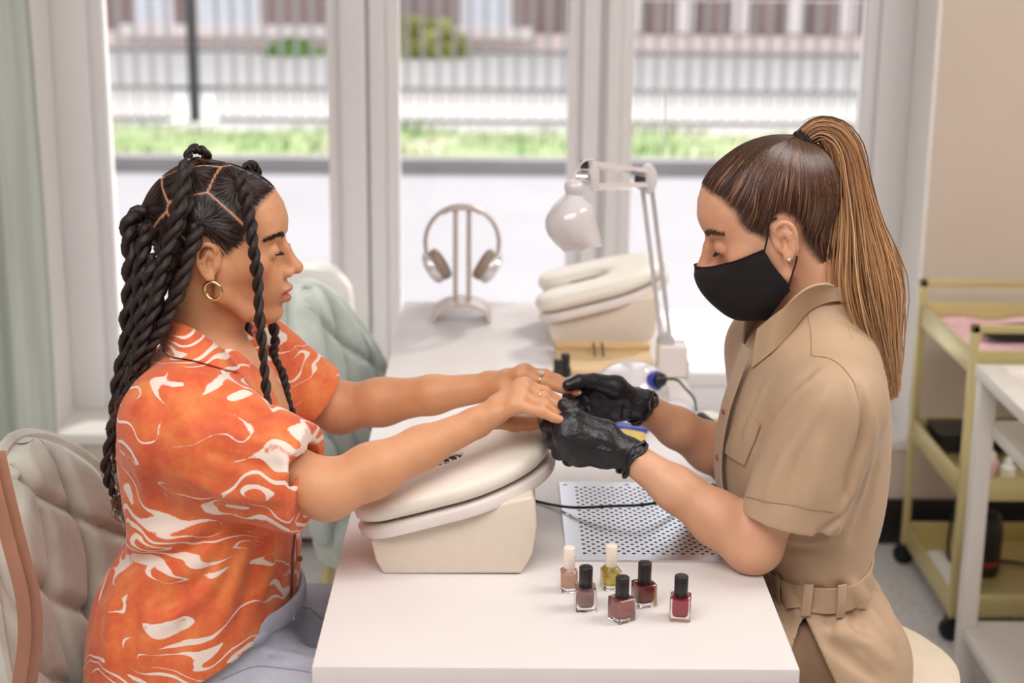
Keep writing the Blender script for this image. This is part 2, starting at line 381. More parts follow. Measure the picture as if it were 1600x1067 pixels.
# building across
BY = 19.0
bd = empty('building', (0, BY, GZ), 'pink and brown building with pale windows behind the fence', 'building')
put('plinth_wall', MB().box((-14, BY, GZ), (14, BY+3, .12)), M['pinkwall'], bd)
put('wall', MB().box((-14, BY+.05, .12), (14, BY+3, 5)), M['brownwall'], bd)
for x0, x1 in [(-4.75, -2.05), (-.95, .4)]: put('ledge', MB().box((x0, BY-.14, .06), (x1, BY+.05, .20)), M['ledge'], bd)
for x0, x1, z in [(-4.6, -4.1, .2), (-3.8, -3.02, .14), (-.52, .12, .16), (-5.6, -5.2, .14), (2.2, 2.9, .6)]:
    wf = put('window', MB().box((x0, BY-.02, z), (x1, BY+.06, 1.9)), M['ledge'], bd); put('pane', MB().box((x0+.04, BY-.035, z+.04), (x1-.04, BY-.015, 1.86)), M['farwin'], wf)
for k in range(17): put('cladding_board', MB().box((.5+k*.34, BY-.02, .15), (.5+k*.34+.2, BY+.06, 2.2)), M['ledge'] if k % 2 else M['brownwall'], bd)
put('base_strip', MB().box((-14, BY-.35, GZ), (14, BY-.25, GZ+.09)), M['kerb'], bd)
def shrub(x, y, z, rx, rz, m, label):
    e = empty('shrub', (x, y, GZ), label, 'shrub'); s = MB()
    for i in range(900):
        d = rng.normal(size=3); d /= np.linalg.norm(d); q = V(x, y, z)+d*V(rx, rx*.7, rz)*(.55+.45*rng.random()); a = rng.normal(size=3)*.05; b = rng.normal(size=3)*.05
        s.add([q-a, q+b, q+a, q-b], [(0, 1, 2, 3)])
    s.ell((x, y, z), (rx*.8, rx*.55, rz*.8)); tag(put('foliage', s, M[m], e, recalc=False), kind='stuff')
    put('stem', MB().tube([(x, y, GZ), (x, y, z)], .03), M['brown'], e)
shrub(-.95, 18.2, .02, .5, .36, 'shrub', 'rounded yellow green bush before the pink wall')
shrub(-2.55, 18.3, -.12, .32, .16, 'shrub2', 'small bright green plant at the foot of the pink wall')

# ------------------------------------------------------------------ table
TX0, TX1, TY1, TZ = -.22, .36, 1.87, .75
tb = empty('manicure_table', (.07, .9, 0), 'long white laminate manicure table running towards the window', 'table')
put('tabletop', MB().box((TX0, 0, TZ-.038), (TX1, TY1, TZ)), M['table'], tb, .0012, 2)
for y in (.06, .95, 1.78): put('leg_panel', MB().box((TX0+.06, y, 0), (TX1-.06, y+.03, TZ-.038)), M['table'], tb, .001)
# armrest cushion
def u_path(n=60):
    q = [(-.136, -.092), (-.09, -.094), (-.03, -.094), (.026, -.086), (.068, -.052), (.080, 0), (.068, .052), (.026, .086), (-.03, .094), (-.09, .094), (-.136, .092)]
    return spline(q, n)
def u_sweep(mb, hw, ht, z0, e=4.0, n=72, m=20, endr=.03):
    p2 = u_path(n); p = np.c_[p2, np.full(n, z0)]; T = np.gradient(p, axis=0); T /= np.linalg.norm(T, axis=1)[:, None]; S = np.cross(T, (0, 0, 1.))
    L = np.r_[0, np.cumsum(np.linalg.norm(np.diff(p, axis=0), axis=1))]; L2 = np.minimum(L, L[-1]-L)
    sc = np.sqrt(np.clip(1-(1-np.clip(L2/(endr*1.3), 0, 1))**2, .004, 1)); wid = 1+.12*np.clip((L2-.12)/.1, 0, 1)
    a = np.linspace(0, 2*math.pi, m, endpoint=False); cu = np.sign(np.cos(a))*np.abs(np.cos(a))**(2/e); su = np.sign(np.sin(a))*np.abs(np.sin(a))**(2/e)
    rings = p[:, None]+S[:, None]*(cu[None, :, None]*(hw*sc*wid)[:, None, None])+V(0, 0, 1)*(su[None, :, None]*(ht*np.sqrt(sc))[:, None, None])
    mb.loft(rings); return mb
AR0 = V(-.058, .415, TZ); tilt = roty(-math.radians(14.8))
def tilted(mb, piv):
    mb.v = [(v@tilt.T)+piv for v in mb.v]; return mb
ar = empty('armrest_cushion', AR0, 'cream padded armrest on the table edge under the client\'s forearms', 'armrest')
pv = AR0+V(.0, 0, .083)
base = [(-.097, 0), (-.107, .018), (-.113, .045), (-.111, .060), (.104, .113), (.108, .10), (.110, .07), (.105, .03), (.09, .002)]
b = MB(); b.prism([(AR0[0]+x, AR0[2]+z) for x, z in base], AR0[1]-.135, AR0[1]+.135); put('base', b, M['leather_base'], ar, .004, 3)
put('flange', tilted(u_sweep(MB(), .058, .010, .006, 5, 64, 16, .040), pv), M['flange'], ar)
put('cushion', tilted(u_sweep(MB(), .0565, .0185, .0335, 2.8, endr=.04), pv), M['leatherette'], ar)
fan = MB(); fan.lathe([(.001, .012), (.046, .012), (.05, .004), (.05, -.004)], o=(0, 0, 0), n=28)
fn = put('fan_grille', tilted(fan, pv+V(-.03, 0, .012)), M['dark'], ar)
gr = MB()
for r in (.014, .025, .036, .047):
    a = np.linspace(0, 2*math.pi, 33); gr.tube(np.c_[r*np.cos(a), r*np.sin(a), np.full(33, .014)], .0016, 6, cap=False)
for k in range(8):
    a = k*math.pi/4; gr.tube([(0.005*math.cos(a), .005*math.sin(a), .014), (.048*math.cos(a), .048*math.sin(a), .014)], .0014, 6)
put('guard_ring', tilted(gr, pv+V(-.03, 0, .012)), M['chrome'], fn)
ar2 = copy_tree(ar); ar2.location = (AR0[0]+.277, AR0[1]+1.19, TZ); ar2.rotation_euler = (0, 0, math.radians(-3)); ar2['label'] = 'cream padded armrest beside the desk lamp and headphone stand'
ar['group'] = ar2['group'] = 'padded manicure armrests'

# perforated extractor plate
ex = empty('extractor_grille', (.215, .485, TZ), 'perforated steel extractor plate set in the white tabletop', 'grille')
x0, x1, y0, y1 = .095, .335, .327, .645; zt = TZ+.0035
nx, ny = 15, 33; px, py = .01375, .0084; hx0 = x0+.019; hy0 = y0+.02
pl = MB(); zt2 = zt
def holecell(cx, cy, r=.0029):
    v = []; 
    for a in range(8):
        t = a*math.pi/4; v.append((cx+r*math.cos(t), cy+r*math.sin(t), zt))
    ox, oy = px/2, py/2
    out = [(ox, 0), (ox, oy), (0, oy), (-ox, oy), (-ox, 0), (-ox, -oy), (0, -oy), (ox, -oy)]
    v += [(cx+a, cy+b, zt) for a, b in out]; v += [(a, b, zt-.003) for a, b, _ in v[:8]]
    pl.add(v, [(i, 8+i, 8+(i+1) % 8, (i+1) % 8) for i in range(8)]+[(i, (i+1) % 8, 16+(i+1) % 8, 16+i) for i in range(8)])
for j in range(ny):
    off = px/2 if j % 2 else 0
    for i in range(nx): holecell(hx0+off+px*i+px/2, hy0+py*(j+.5))
    ya, yb = hy0+py*j, hy0+py*(j+1)
    pl.add([(x0, ya, zt), (hx0+off, ya, zt), (hx0+off, yb, zt), (x0, yb, zt)], [(0, 1, 2, 3)])
    xe = hx0+off+px*nx; pl.add([(xe, ya, zt), (x1, ya, zt), (x1, yb, zt), (xe, yb, zt)], [(0, 1, 2, 3)])
ye = hy0+py*ny
for a, b in ((y0, hy0), (ye, y1)): pl.add([(x0, a, zt), (x1, a, zt), (x1, b, zt), (x0, b, zt)], [(0, 1, 2, 3)])
for a, b in (((x0, y0), (x1, y0)), ((x1, y0), (x1, y1)), ((x1, y1), (x0, y1)), ((x0, y1), (x0, y0))):
    pl.add([(a[0], a[1], zt), (a[0], a[1], TZ), (b[0], b[1], TZ), (b[0], b[1], zt)], [(0, 1, 2, 3)])
put('plate', pl, M['steel'], ex, smooth=False, recalc=False)
put('well_shade', MB().box((x0+.004, y0+.004, TZ-.0002), (x1-.004, y1-.004, TZ+.0003)), M['dark'], ex)  # flat dark sheet, its colour stands in for shade below the holes
for sx, sy in ((x0+.009, y1-.01), (x0+.009, .5), (x0+.009, y0+.01), (.2, y1-.008)): put('screw', MB().lathe([(.0045, 0), (.0042, .001), (.002, .0016)], o=(sx, sy, zt), n=12), M['chrome'], ex)

# polish bottles
def rrect(w, d, r, n=5, z=0):
    pts = []
    for cx, cy, a0 in ((w-r, d-r, 0), (-w+r, d-r, 90), (-w+r, -d+r, 180), (w-r, -d+r, 270)):
        for k in range(n): a = math.radians(a0+90*k/(n-1)); pts.append((cx+r*math.cos(a), cy+r*math.sin(a), z))
    return np.array(pts)
def bottle(px_, py_, rot, liq, cap, label, w=.0132, h=.031, ch=.0275, cr=.0088, capm='black_cap', rnd=.0018, shoulders=0):
    p = P(px_, py_, Z=TZ); p = V(p[0], p[1]+w*.9, TZ+.0003)
    e = empty('nail_polish_bottle', p, label, 'bottle', 'nail polish bottles')
    Rm = rotz(math.radians(rot))
    def ring(w_, z, r=rnd): return rrect(w_, w_, r, z=z)@Rm.T+p
    prof = [(w-.001, 0), (w, .0012), (w, h-.0012-shoulders), (w-.0012, h-shoulders)]+([(w*.62, h)] if shoulders else [])
    put('glass', MB().loft([ring(a, z) for a, z in prof]), M['bottle'], e)
    wi = w-.0032
    li = [(wi*.45, .0052, .004), (wi*.75, .0058, .004), (wi*.93, .0085, .003), (wi, .013, .002), (wi, h-.004-shoulders, .002)]
    put('polish', MB().loft([rrect(a, a, min(r, a*.9), z=z)@Rm.T+p for a, z, r in li]), liq, e)
    put('cap', MB().lathe([(cr-.0006, h-.001), (cr, h), (cr, h+ch-.0012), (cr-.0007, h+ch-.0002), (cr-.0012, h+ch)], o=p, n=32), M[capm], e)
bottle(889, 927, 4, m_liq('peach_polish', (226, 178, 152)), None, 'small bottle of peach polish with a cream cap beside the armrest', w=.0112, h=.033, ch=.0285, cr=.0078, capm='cream_cap', rnd=.006, shoulders=.004)
bottle(915, 957, 3, m_liq('mauve_polish', (166, 122, 118)), None, 'square bottle of mauve polish with a black cap')
bottle(955, 923, 12, m_oil(), None, 'small bottle of yellow cuticle oil with a cream cap', w=.0125, h=.031, ch=.029, cr=.0078, capm='cream_cap', rnd=.004, shoulders=.005)
bottle(972, 974, 32, m_liq('rose_brown_polish', (176, 104, 96)), None, 'square bottle of rose brown polish set cornerwise with a black cap')
bottle(1007, 950, 20, m_liq('dark_red_polish', (122, 8, 20)), None, 'square bottle of glossy dark red polish with a black cap')
bottle(1064, 972, -8, m_liq('crimson_polish', (182, 36, 62)), None, 'square bottle of crimson polish standing alone with a black cap')
for px_, py_, lb in ((872, 594, 'small black capped bottle standing before the wooden tray'), (883, 588, 'taller black capped bottle against the wooden tray')):
    p = P(px_, py_, Z=TZ); e = empty('black_bottle', p, lb, 'bottle', 'black bottles by the wooden tray'); h = .03 if px_ == 883 else .026
    put('body', MB().lathe([(.009, 0), (.0105, .001), (.0105, .018), (.009, .02)], o=p, n=20), M['black'], e); put('cap', MB().lathe([(.0085, .02), (.0085, h+.014), (.007, h+.016)], o=p, n=20), M['black_cap'], e)

# cable lying over the extractor plate
def cable(name, pts, r, m, label, n=60):
    c = MB().tube(spline(pts, n), r, 8); return tag(put(name, c, M[m], o=pts[0]), label, 'cable')
q = [P(818, 778, Z=.753), P(860, 788, Z=.754), P(900, 793, Z=.763), P(950, 791, Z=.772), P(1010, 788, Z=.776), P(1060, 777, Z=.766), P(1100, 770, Z=.758), P(1122, 767, Z=.754)]
cable('power_cable', q, .0022, 'cable', 'dark green cable crossing above the perforated steel plate')

# wooden tray
a, b_ = P(863, 590, Z=TZ), P(1016, 553, Z=TZ)
tr = empty('wooden_tray', ((a[0]+b_[0])/2, 1.34, TZ), 'light wooden tray with brush slots in front of the far armrest', 'tray')
put('board', MB().box((.112, 1.26, TZ), (.305, 1.435, TZ+.012)), M['wood'], tr, .003)
put('ledge', MB().box((.112, 1.41, TZ+.012), (.305, 1.435, TZ+.026)), M['wood'], tr, .003)
for x in (.19, .207): put('brush', MB().tube([(x, 1.415, TZ+.026), (x, 1.36, TZ+.014)], .0018, 6), M['dark'], tr)

# white dome lamp with plug
dl = P(985, 632, Z=TZ); dl = V(dl[0]+.002, dl[1]+.045, TZ)
d = empty('nail_dryer', dl, 'white dome shaped nail dryer with a black plug in its side', 'dryer')
dm = MB(); rings = []
for t in np.linspace(0, 1, 14):
    ph = t*math.pi/2; k = math.cos(ph)**.75
    rings.append([dl+V(.074*k*math.cos(u)+.006*t, .085*k*math.sin(u), .066*math.sin(ph)) for u in np.linspace(0, 2*math.pi, 40, endpoint=False)])
dm.loft(rings); put('shell', dm, M['glassy'], d)
sk = P(1026, 594, Y=dl[1]-.055); dirp = nrm(V(.62, -.70, .30))
put('socket_ring', MB().lathe([(.0165, -.008), (.0165, .003), (.012, .004)], o=sk, n=20, axis=dirp), M['blue'], d)
put('plug', MB().lathe([(.011, 0), (.0125, .004), (.0125, .014), (.007, .02), (.003, .023)], o=sk, n=20, axis=dirp), M['black'], d)
e1 = sk+dirp*.022
cable('plug_cable', [e1, e1+V(.02, -.005, .0), P(1070, 606, Z=.775), P(1084, 622, Z=.762), P(1088, 640, Z=.754), P(1093, 655, Z=.753)], .0022, 'cable', 'thin dark cable running from the dome dryer plug')
# drill handpiece, leather case, blue file, sponge
h0, h1 = P(1092, 648, Z=.76), P(1113, 664, Z=.76); e = empty('nail_drill', (h0+h1)/2, 'grey nail drill handpiece lying at the table edge', 'nail drill')
dd = h1-h0; put('grip', MB().tube([h0, h0+dd*.2, h0+dd*.9, h1], [.004, .0085, .0085, .007], 14), M['dark'], e); put('tip', MB().tube([h0-dd*.25, h0], [.002, .004], 10), M['chrome'], e)
put('stand', MB().ell(P(1107, 650, Z=.758), (.022, .02, .008)), M['leatherette'], e)
c0 = P(1111, 778, Z=TZ); e = empty('phone_case', c0, 'small brown leather case lying near the technician', 'case')
put('case', MB().loft([rrect(.018-.001*(z in (0, .012)), .032, .006, z=z)@rotz(.25).T+c0 for z in (0, .001, .011, .012)]), M['brown'], e, .001)
put('flap', MB().loft([rrect(.012, .014, .004, z=z)@rotz(.25).T+c0+V(-.022, .02, 0) for z in (0, .004)]), M['paper'], e)
f0 = P(965, 668, Z=TZ+.004); e = MB(); e.loft([rrect(.055, .013, .008, z=z)@rotz(-.35).T+f0 for z in (0, .001, .006, .007)]); e.loft([rrect(.018, .011, .006, z=z)@rotz(-.35).T+f0+V(-.02, .008, 0) for z in (.007, .012, .013)])
tag(put('nail_file', e, M['blue'], o=f0), 'blue nail file block lying under the gloved hands', 'nail file')
f0 = P(984, 690, Z=TZ); e = MB(); e.loft([rrect(.024-a, .017-a, .007, z=z)@rotz(-.5).T+f0 for a, z in ((.002, 0), (0, .002), (0, .013), (.002, .016))])
tag(put('sponge', e, M['yellow'], o=f0), 'small yellow buffing sponge lying under the gloved wrist', 'sponge')
f0 = V(.035, .50, TZ+.1515)
# folded towel between the hands
tw = MB(); tw.loft([rrect(.05-a, .026-a, .012, z=z)@rotz(-.15).T+P(846, 628, Y=.40)+V(-.01, 0, -.028) for a, z in ((.004, 0), (0, .004), (0, .009), (.004, .013))])
M['tissue'] = mat('white_tissue', (244, 242, 240), .9, var=.02, scale=60, bump=.2)
tag(put('tissue', tw, M['tissue']), 'folded white tissue under the client\'s fingers', 'tissue')

# desk lamp
lb = P(1042, 585, Z=TZ); lb = V(.332, 1.28, TZ)
lp = empty('desk_lamp', lb, 'white clamp desk lamp with two jointed arms and a bell shade', 'lamp')
put('clamp', MB().box(lb+V(-.026, -.03, .0005), lb+V(.03, .03, .062)).box(lb+V(.0295, -.02, -.06), lb+V(.036, .02, .03)).box(lb+V(-.01, -.02, -.066), lb+V(.036, .02, -.058)), M['flange'], lp, .006, 3)
put('clamp_screw', MB().lathe([(.006, 0), (.006, .03), (.016, -.012), (.016, -.022)], o=lb+V(0, 0, -.068), n=16), M['chrome'], lp)
B0 = P(1040, 532, Y=1.275); J = P(1010, 290, Y=1.19); J2 = P(1008, 268, Y=1.19); H = P(930, 258, Y=.98); H2 = P(930, 292, Y=.98)
put('swivel', MB().tube([lb+V(0, 0, .06), B0], .011, 14), M['chrome'], lp)
for dx in (-.007, .008): put('lower_arm', MB().box((-.004, -.006, 0), (.004, .006, np.linalg.norm(J-B0))), M['silver'], lp); a_ = lp.children[-1]
sp_ = [c for c in lp.children if c.name.startswith('lower_arm')]
for o_, dx in zip(sp_, (-.008, .009)):
    for v in o_.data.vertices: v.co = Vector(v.co)+Vector(WL[lp.name])
    zax = nrm(J-B0); xax = nrm(np.cross((0, 1, 0), zax)); yax = np.cross(zax, xax); Rm = np.c_[xax, yax, zax]
    for v in o_.data.vertices: v.co = Vector(B0-WL[lp.name]+Rm@(np.array(v.co)+V(dx, 0, 0)))
put('lower_joint', MB().lathe([(.004, -.014), (.015, -.012), (.015, .012), (.004, .014)], o=B0, n=20, axis=(0.2, -1, .1)), M['silver'], lp)
pj = MB(); ax = (J+J2)/2; pj.loft([[ax+V(.017*math.cos(t), s*.008, .028*math.sin(t))+V(.004, 0, .0) for t in np.linspace(0, 2*math.pi, 28, endpoint=False)] for s in (-1, 1)]); put('elbow_plate', pj, M['glassy'], lp, .002)
put('elbow_block', MB().box(J+V(-.022, -.01, 0), J+V(-.002, .01, .018)), M['dark'], lp, .002)
for A_, B_ in ((J2, H), (J, H2)): put('upper_arm', MB().tube([A_, B_], .0068, 4, up=(0.3, 0, 1)), M['glassy'], lp)
hc = (H+H2)/2+V(-.004, -.01, .002); pj = MB(); pj.loft([[hc+V(.010*math.cos(t), s*.012, .026*math.sin(t)) for t in np.linspace(0, 2*math.pi, 28, endpoint=False)] for s in (-1, 1)]); put('head_plate', pj, M['glassy'], lp, .003)
put('head_pivot', MB().lathe([(.004, -.014), (.012, -.012), (.012, .006), (.006, .01)], o=hc+V(-.014, -.01, -.002), n=18, axis=(1, -.3, 0)), M['chrome'], lp)
put('head_bracket', MB().box(hc+V(-.022, -.006, .012), hc+V(-.008, .008, .026)), M['dark'], lp, .002)
ks = P(897, 293, Y=.94)
put('head_wire', MB().tube(spline([hc+V(0, -.008, .028), hc+V(-.018, -.012, .026), hc+V(-.03, -.012, .006), ks+V(0, 0, .012)], 20), .0022, 8), M['glassy'], lp)
put('shade_knob', MB().lathe([(.002, .0135), (.010, .0125), (.0155, .008), (.017, .001), (.0155, -.006), (.0135, -.011), (.013, -.0125)], o=ks, n=32), M['glassy'], lp)
sh = MB(); keys = [(0.0, 897, 303, .0135), (.12, 896, 309, .019), (.28, 893, 322, .0345), (.45, 891, 338, .0425), (.62, 893, 355, .0435), (.8, 901, 373, .0395), (1, 911, 389, .0335)]
kk = spline([(P(x, y, Y=.94).tolist()+[r]) for _, x, y, r in keys], 26); T_ = np.gradient(kk[:, :3], axis=0); T_ /= np.linalg.norm(T_, axis=1)[:, None]
outer, inner = [], []
for i in range(26):
    t = nrm(T_[i]*max(0, 1-i/9)+nrm(V(.16, 0, -1))*min(1, i/9)); e1_ = nrm(np.cross((0, 1, 0), t)); e2_ = np.cross(t, e1_)
    aa = np.linspace(0, 2*math.pi, 48, endpoint=False)
    ring = lambda r: [kk[i, :3]+r*(math.cos(u)*e1_+math.sin(u)*e2_)+(V(0, 0, .010)*max(0, (i-18)/8)*math.sin(u)**2) for u in aa]
    outer.append(ring(kk[i, 3])); inner.append(ring(kk[i, 3]-.002))
sh.loft(outer+inner[::-1], cap=False); put('shade', sh, M['glassy'], lp)
put('bulb', MB().ell(P(905, 372, Y=.94), (.018, .018, .022)), M['paper'], lp)

# headphones on their stand
hp0 = V(-.083, 1.71, TZ)
hs = empty('headphone_stand', hp0, 'taupe metal headphone stand with an arched base on the table', 'stand')
ab = MB(); ar_ = []
for s in np.linspace(0, 1, 25):
    t = math.pi*s; c = hp0+V(-.060*math.cos(t), 0, .036*math.sin(t)**.85+.004)
    ar_.append([c+V(-.004*math.cos(t), y, .004*math.sin(t)) for y in (-.045, .045)]+[c-V(-.004*math.cos(t), -y, .004*math.sin(t)) for y in (.045, -.045)])
ab.loft(ar_); put('base_arch', ab, M['taupe'], hs)
for x in (-.0145, .0145): put('upright', MB().box(hp0+V(x-.0055, -.007, .036), hp0+V(x+.0055, .007, .245)), M['taupe'], hs, .002)
put('cradle', MB().box(hp0+V(-.024, -.014, .243), hp0+V(.024, .014, .249)), M['taupe'], hs, .002)
hh = empty('headphones', hp0+V(0, 0, .25), 'silver headphones with taupe ear cushions hanging on the stand', 'headphones')
a = np.linspace(math.radians(-12), math.radians(192), 50); band = np.c_[.080*np.cos(a)*(1+.0*a), np.zeros(50), .082*np.sin(a)]+hp0+V(0, 0, .170)
bd_ = MB(); bd_.tube(band, .0048, 8, flat=2.2, up=(0, 0, 1)); put('headband', bd_, M['taupe'], hh)
put('headband_pad', MB().tube(band[17:33]-V(0, 0, .003), .006, 8, flat=2.2), M['taupe'], hh)
for s in (-1, 1):
    c = hp0+V(s*.055, 0, .118); ax_ = nrm(V(s*.80, 0, -.50)); 
    oval = lambda r, off: [c+ax_*off+r*(1.0*math.cos(t)*np.cross(ax_, (0, 1, 0))+.75*math.sin(t)*V(0, 1, 0)) for t in np.linspace(0, 2*math.pi, 32, endpoint=False)]
    cup = put('ear_cup', MB().loft([oval(.026, .022), oval(.034, .017), oval(.036, .004), oval(.034, .0)]), M['silver'], hh)
    put('ear_cushion', MB().loft([oval(.034, 0), oval(.037, -.005), oval(.036, -.016), oval(.028, -.020), oval(.018, -.014)]), M['cushion'], hh)
    put('hinge', MB().ell(hp0+V(s*.079, 0, .140), (.008, .008, .008)), M['chrome'], hh)
    put('slider', MB().tube([hp0+V(s*.079, 0, .150), hp0+V(s*.074, 0, .112), c+ax_*.02], .0042, 8), M['chrome'], hh)

# ------------------------------------------------------------------ tufted armchairs
def make_chair(name, org, m, label, group, yaw=0):
    """egg shaped tufted back facing +x; org is the floor point under the middle of the backrest"""
    e = empty(name, org, label, 'chair', group); org = np.asarray(org, float)
    nu, nv = 110, 80; ZB, ZT, HW = .40, .869, .255
    def hw(z): return HW*(max(0, 1-(max(0, (z-.50)/(ZT-.50)))**1.75))**.5*(1-.10*max(0, (.50-z)/.1))
    def pos(s, z, off):
        w_ = hw(z); y = s*w_; x = 1.25*y*y-.15*(z-.45)+off*(1-.55*abs(s)**6)
        return (x, y-off*.55*s, z)
    zs = ZB+(ZT-ZB)*(1-(1-np.linspace(0, 1, nv+1))**1.7)
    inner, outer = [], []
    for z in zs:
        ri, ro = [], []; w_ = hw(z)
        for s in np.linspace(-1, 1, nu+1):
            y = s*w_; u = y/.115+.5+.11*math.sin(z*24+y*14); col = math.floor(u); fu = u-col
            vv = z/.155+(.5 if col % 2 else 0)+.45*(fu-.5); fv = vv % 1
            du, dv = 1-abs(2*fu-1), 1-abs(2*fv-1)
            bul = .036*(1-(1-min(1, du*1.6))**2.8)*(1-.55*(1-min(1, dv*2.6))**2.8)
            edge = max(0, 1-(1-abs(s))*7); tp = max(0, (z-ZT+.05)/.05); bul = bul*(1-.8*edge**2)*(1-.7*tp**2)
            ri.append(pos(s, z, .02+bul)); ro.append(pos(s, z, -.022*(1-edge**2*.7)*(1-.7*tp**2)))
        inner.append(ri); outer.append(ro)
    Rz = rotz(yaw); W = lambda p: np.asarray(p)@Rz.T+org
    sh = MB(); sh.loft(W(inner), cap=False, closed=False); put('tufted_lining', sh, M[m], e, ang=1.3)
    so = MB(); so.loft(W(np.array(outer)[::-1]), cap=False, closed=False)
    for k in (0, -1): so.loft(W([[r[k] for r in inner], [r[k] for r in outer]]), cap=False, closed=False)
    so.loft(W([inner[0], outer[0]]), cap=False, closed=False); put('shell', so, M[m], e, ang=1.3)
    rim = [(np.array(inner[j][0])+outer[j][0])/2 for j in range(nv+1)]+[(np.array(inner[j][-1])+outer[j][-1])/2 for j in range(nv, -1, -1)]
    put('piping', MB().tube(W(spline(rim[::3]+[rim[-1]], 120)), .011, 8), M[m], e)
    t = np.linspace(0, 2*math.pi, 48, endpoint=False); cs = lambda f: math.copysign(abs(f)**.7, f)
    seat = [[(.21+.215*r*cs(math.cos(a)), .245*r*cs(math.sin(a)), z) for a in t] for r, z in ((.9, .335), (.98, .345), (1, .37), (.99, .42), (.93, .442), (.6, .450), (.05, .452))]
    put('seat', MB().loft(W(seat)), M[m], e)
    for sx in (-1, 1):
        for sy in (-1, 1): put('leg', MB().tube(W([(sx*.14+.20, sy*.16, .34), (sx*.20+.20, sy*.21, 0)]), [.014, .009], 12), M['gold'], e)
    return e
ch1 = make_chair('tufted_chair', (-.650, .475, 0), 'velvet', 'pale grey velvet tufted chair that the client sits in', 'tufted velvet chairs', math.radians(-15))
ch2 = make_chair('tufted_chair', (-.355, 1.50, 0), 'velvet_sage', 'empty sage velvet tufted chair at the far end of the table', 'tufted velvet chairs', math.radians(-15))
# leather strap on the chair
sp = spline([P(-22, 700, Y=.17), P(-6, 770, Y=.16), P(14, 850, Y=.155), P(34, 930, Y=.15), P(38, 1000, Y=.15), P(26, 1090, Y=.15), P(10, 1200, Y=.15)], 40)
stp = empty('leather_strap', sp[-1], 'tan leather bag strap hanging over the near side of the grey armchair', 'strap')
put('band', MB().tube(sp, .0085, 6, flat=.22, up=(1, .35, 0)), M['strap'], stp); put('band', MB().tube(sp+V(.008, .022, -.012), .0085, 6, flat=.22, up=(1, .35, 0)), M['strap'], stp)
# white chair back by the window
wc = empty('white_tub_chair', (-.50, 2.0, 0), 'white rounded tub chair by the window behind the sage armchair', 'chair')
rings = []
for z, k in ((.40, .94), (.42, 1), (.70, 1.03), (.775, .98), (.80, .86), (.806, .5)):
    rings.append([(-.50+.15*k*math.copysign(abs(math.cos(t))**.6, math.cos(t)), 2.02+.05*k*math.copysign(abs(math.sin(t))**.7, math.sin(t)), z-.03*abs(math.cos(t))**4*(z > .6)) for t in np.linspace(0, 2*math.pi, 40, endpoint=False)])
put('backrest', MB().loft(rings), M['nosheen'], wc); rings = [[(-.50+.17*k*math.cos(t), 1.93+.15*k*math.sin(t), z) for t in np.linspace(0, 2*math.pi, 40, endpoint=False)] for z, k in ((.36, .9), (.38, 1), (.43, 1), (.45, .9))]
put('seat', MB().loft(rings), M['nosheen'], wc)
for sx in (-1, 1):
    for sy in (-1, 1): put('leg', MB().tube([(-.5+sx*.11, 1.94+sy*.10, .37), (-.5+sx*.13, 1.94+sy*.12, 0)], .012), M['white'], wc)
# radiator under the window
rd = empty('radiator', (-.45, 2.24, 0), 'white panel radiator under the window behind the chairs', 'radiator')
put('panel', MB().box((-.72, 2.215, .03), (-.22, 2.262, .25)), M['white'], rd, .006, 2)
for k in range(12): put('fin', MB().box((-.70+k*.04, 2.208, .05), (-.68+k*.04, 2.2155, .23)), M['white'], rd, .003)
for x in (-.62, -.32): put('bracket', MB().box((x, 2.225, 0), (x+.03, 2.25, .03)), M['white'], rd)

# ------------------------------------------------------------------ gold trolley
ct = empty('trolley', (1.28, 1.92, 0), 'pale gold three tier trolley on black casters', 'trolley')
cx0, cx1, cy0, cy1 = 1.045, 1.52, 1.69, 2.145
for x in (cx0, cx1):
    for y in (cy0, cy1):
        put('post', MB().box((x-.009, y-.009, .05), (x+.009, y+.009, .75)), M['gold'], ct, .002)
        cs = put('caster', MB().lathe([(.012, -.013), (.026, -.011), (.028, -.004), (.028, .004), (.026, .011), (.012, .013)], o=(x, y, .028), n=24, axis=(0, 1, 0.0)), M['rubber'], ct)
        put('fork', MB().box((x-.012, y-.018, .028), (x+.012, y-.014, .055)).box((x-.012, y+.014, .028), (x+.012, y+.018, .055)).box((x-.012, y-.018, .05), (x+.012, y+.018, .056)), M['rubber'], cs)
for y in (cy0, cy1):
    put('handle_bar', MB().box((cx0-.009, y-.009, .732), (cx1+.009, y+.009, .75)), M['gold'], ct, .002)
for z in (.64, .345, .062):
    t_ = MB(); t_.box((cx0, cy0, z), (cx1, cy1, z+.006)); tt = put('tray', t_, M['gold'], ct)
    for lo, hi in (((cx0-.004, cy0-.004, z-.004), (cx0+.002, cy1+.004, z+.052)), ((cx1-.002, cy0-.004, z-.004), (cx1+.004, cy1+.004, z+.052)), ((cx0+.002, cy0-.004, z-.004), (cx1-.002, cy0+.002, z+.052)), ((cx0+.002, cy1-.002, z-.004), (cx1-.002, cy1+.004, z+.052))): put('rim', MB().box(lo, hi), M['gold'], tt, .0015)
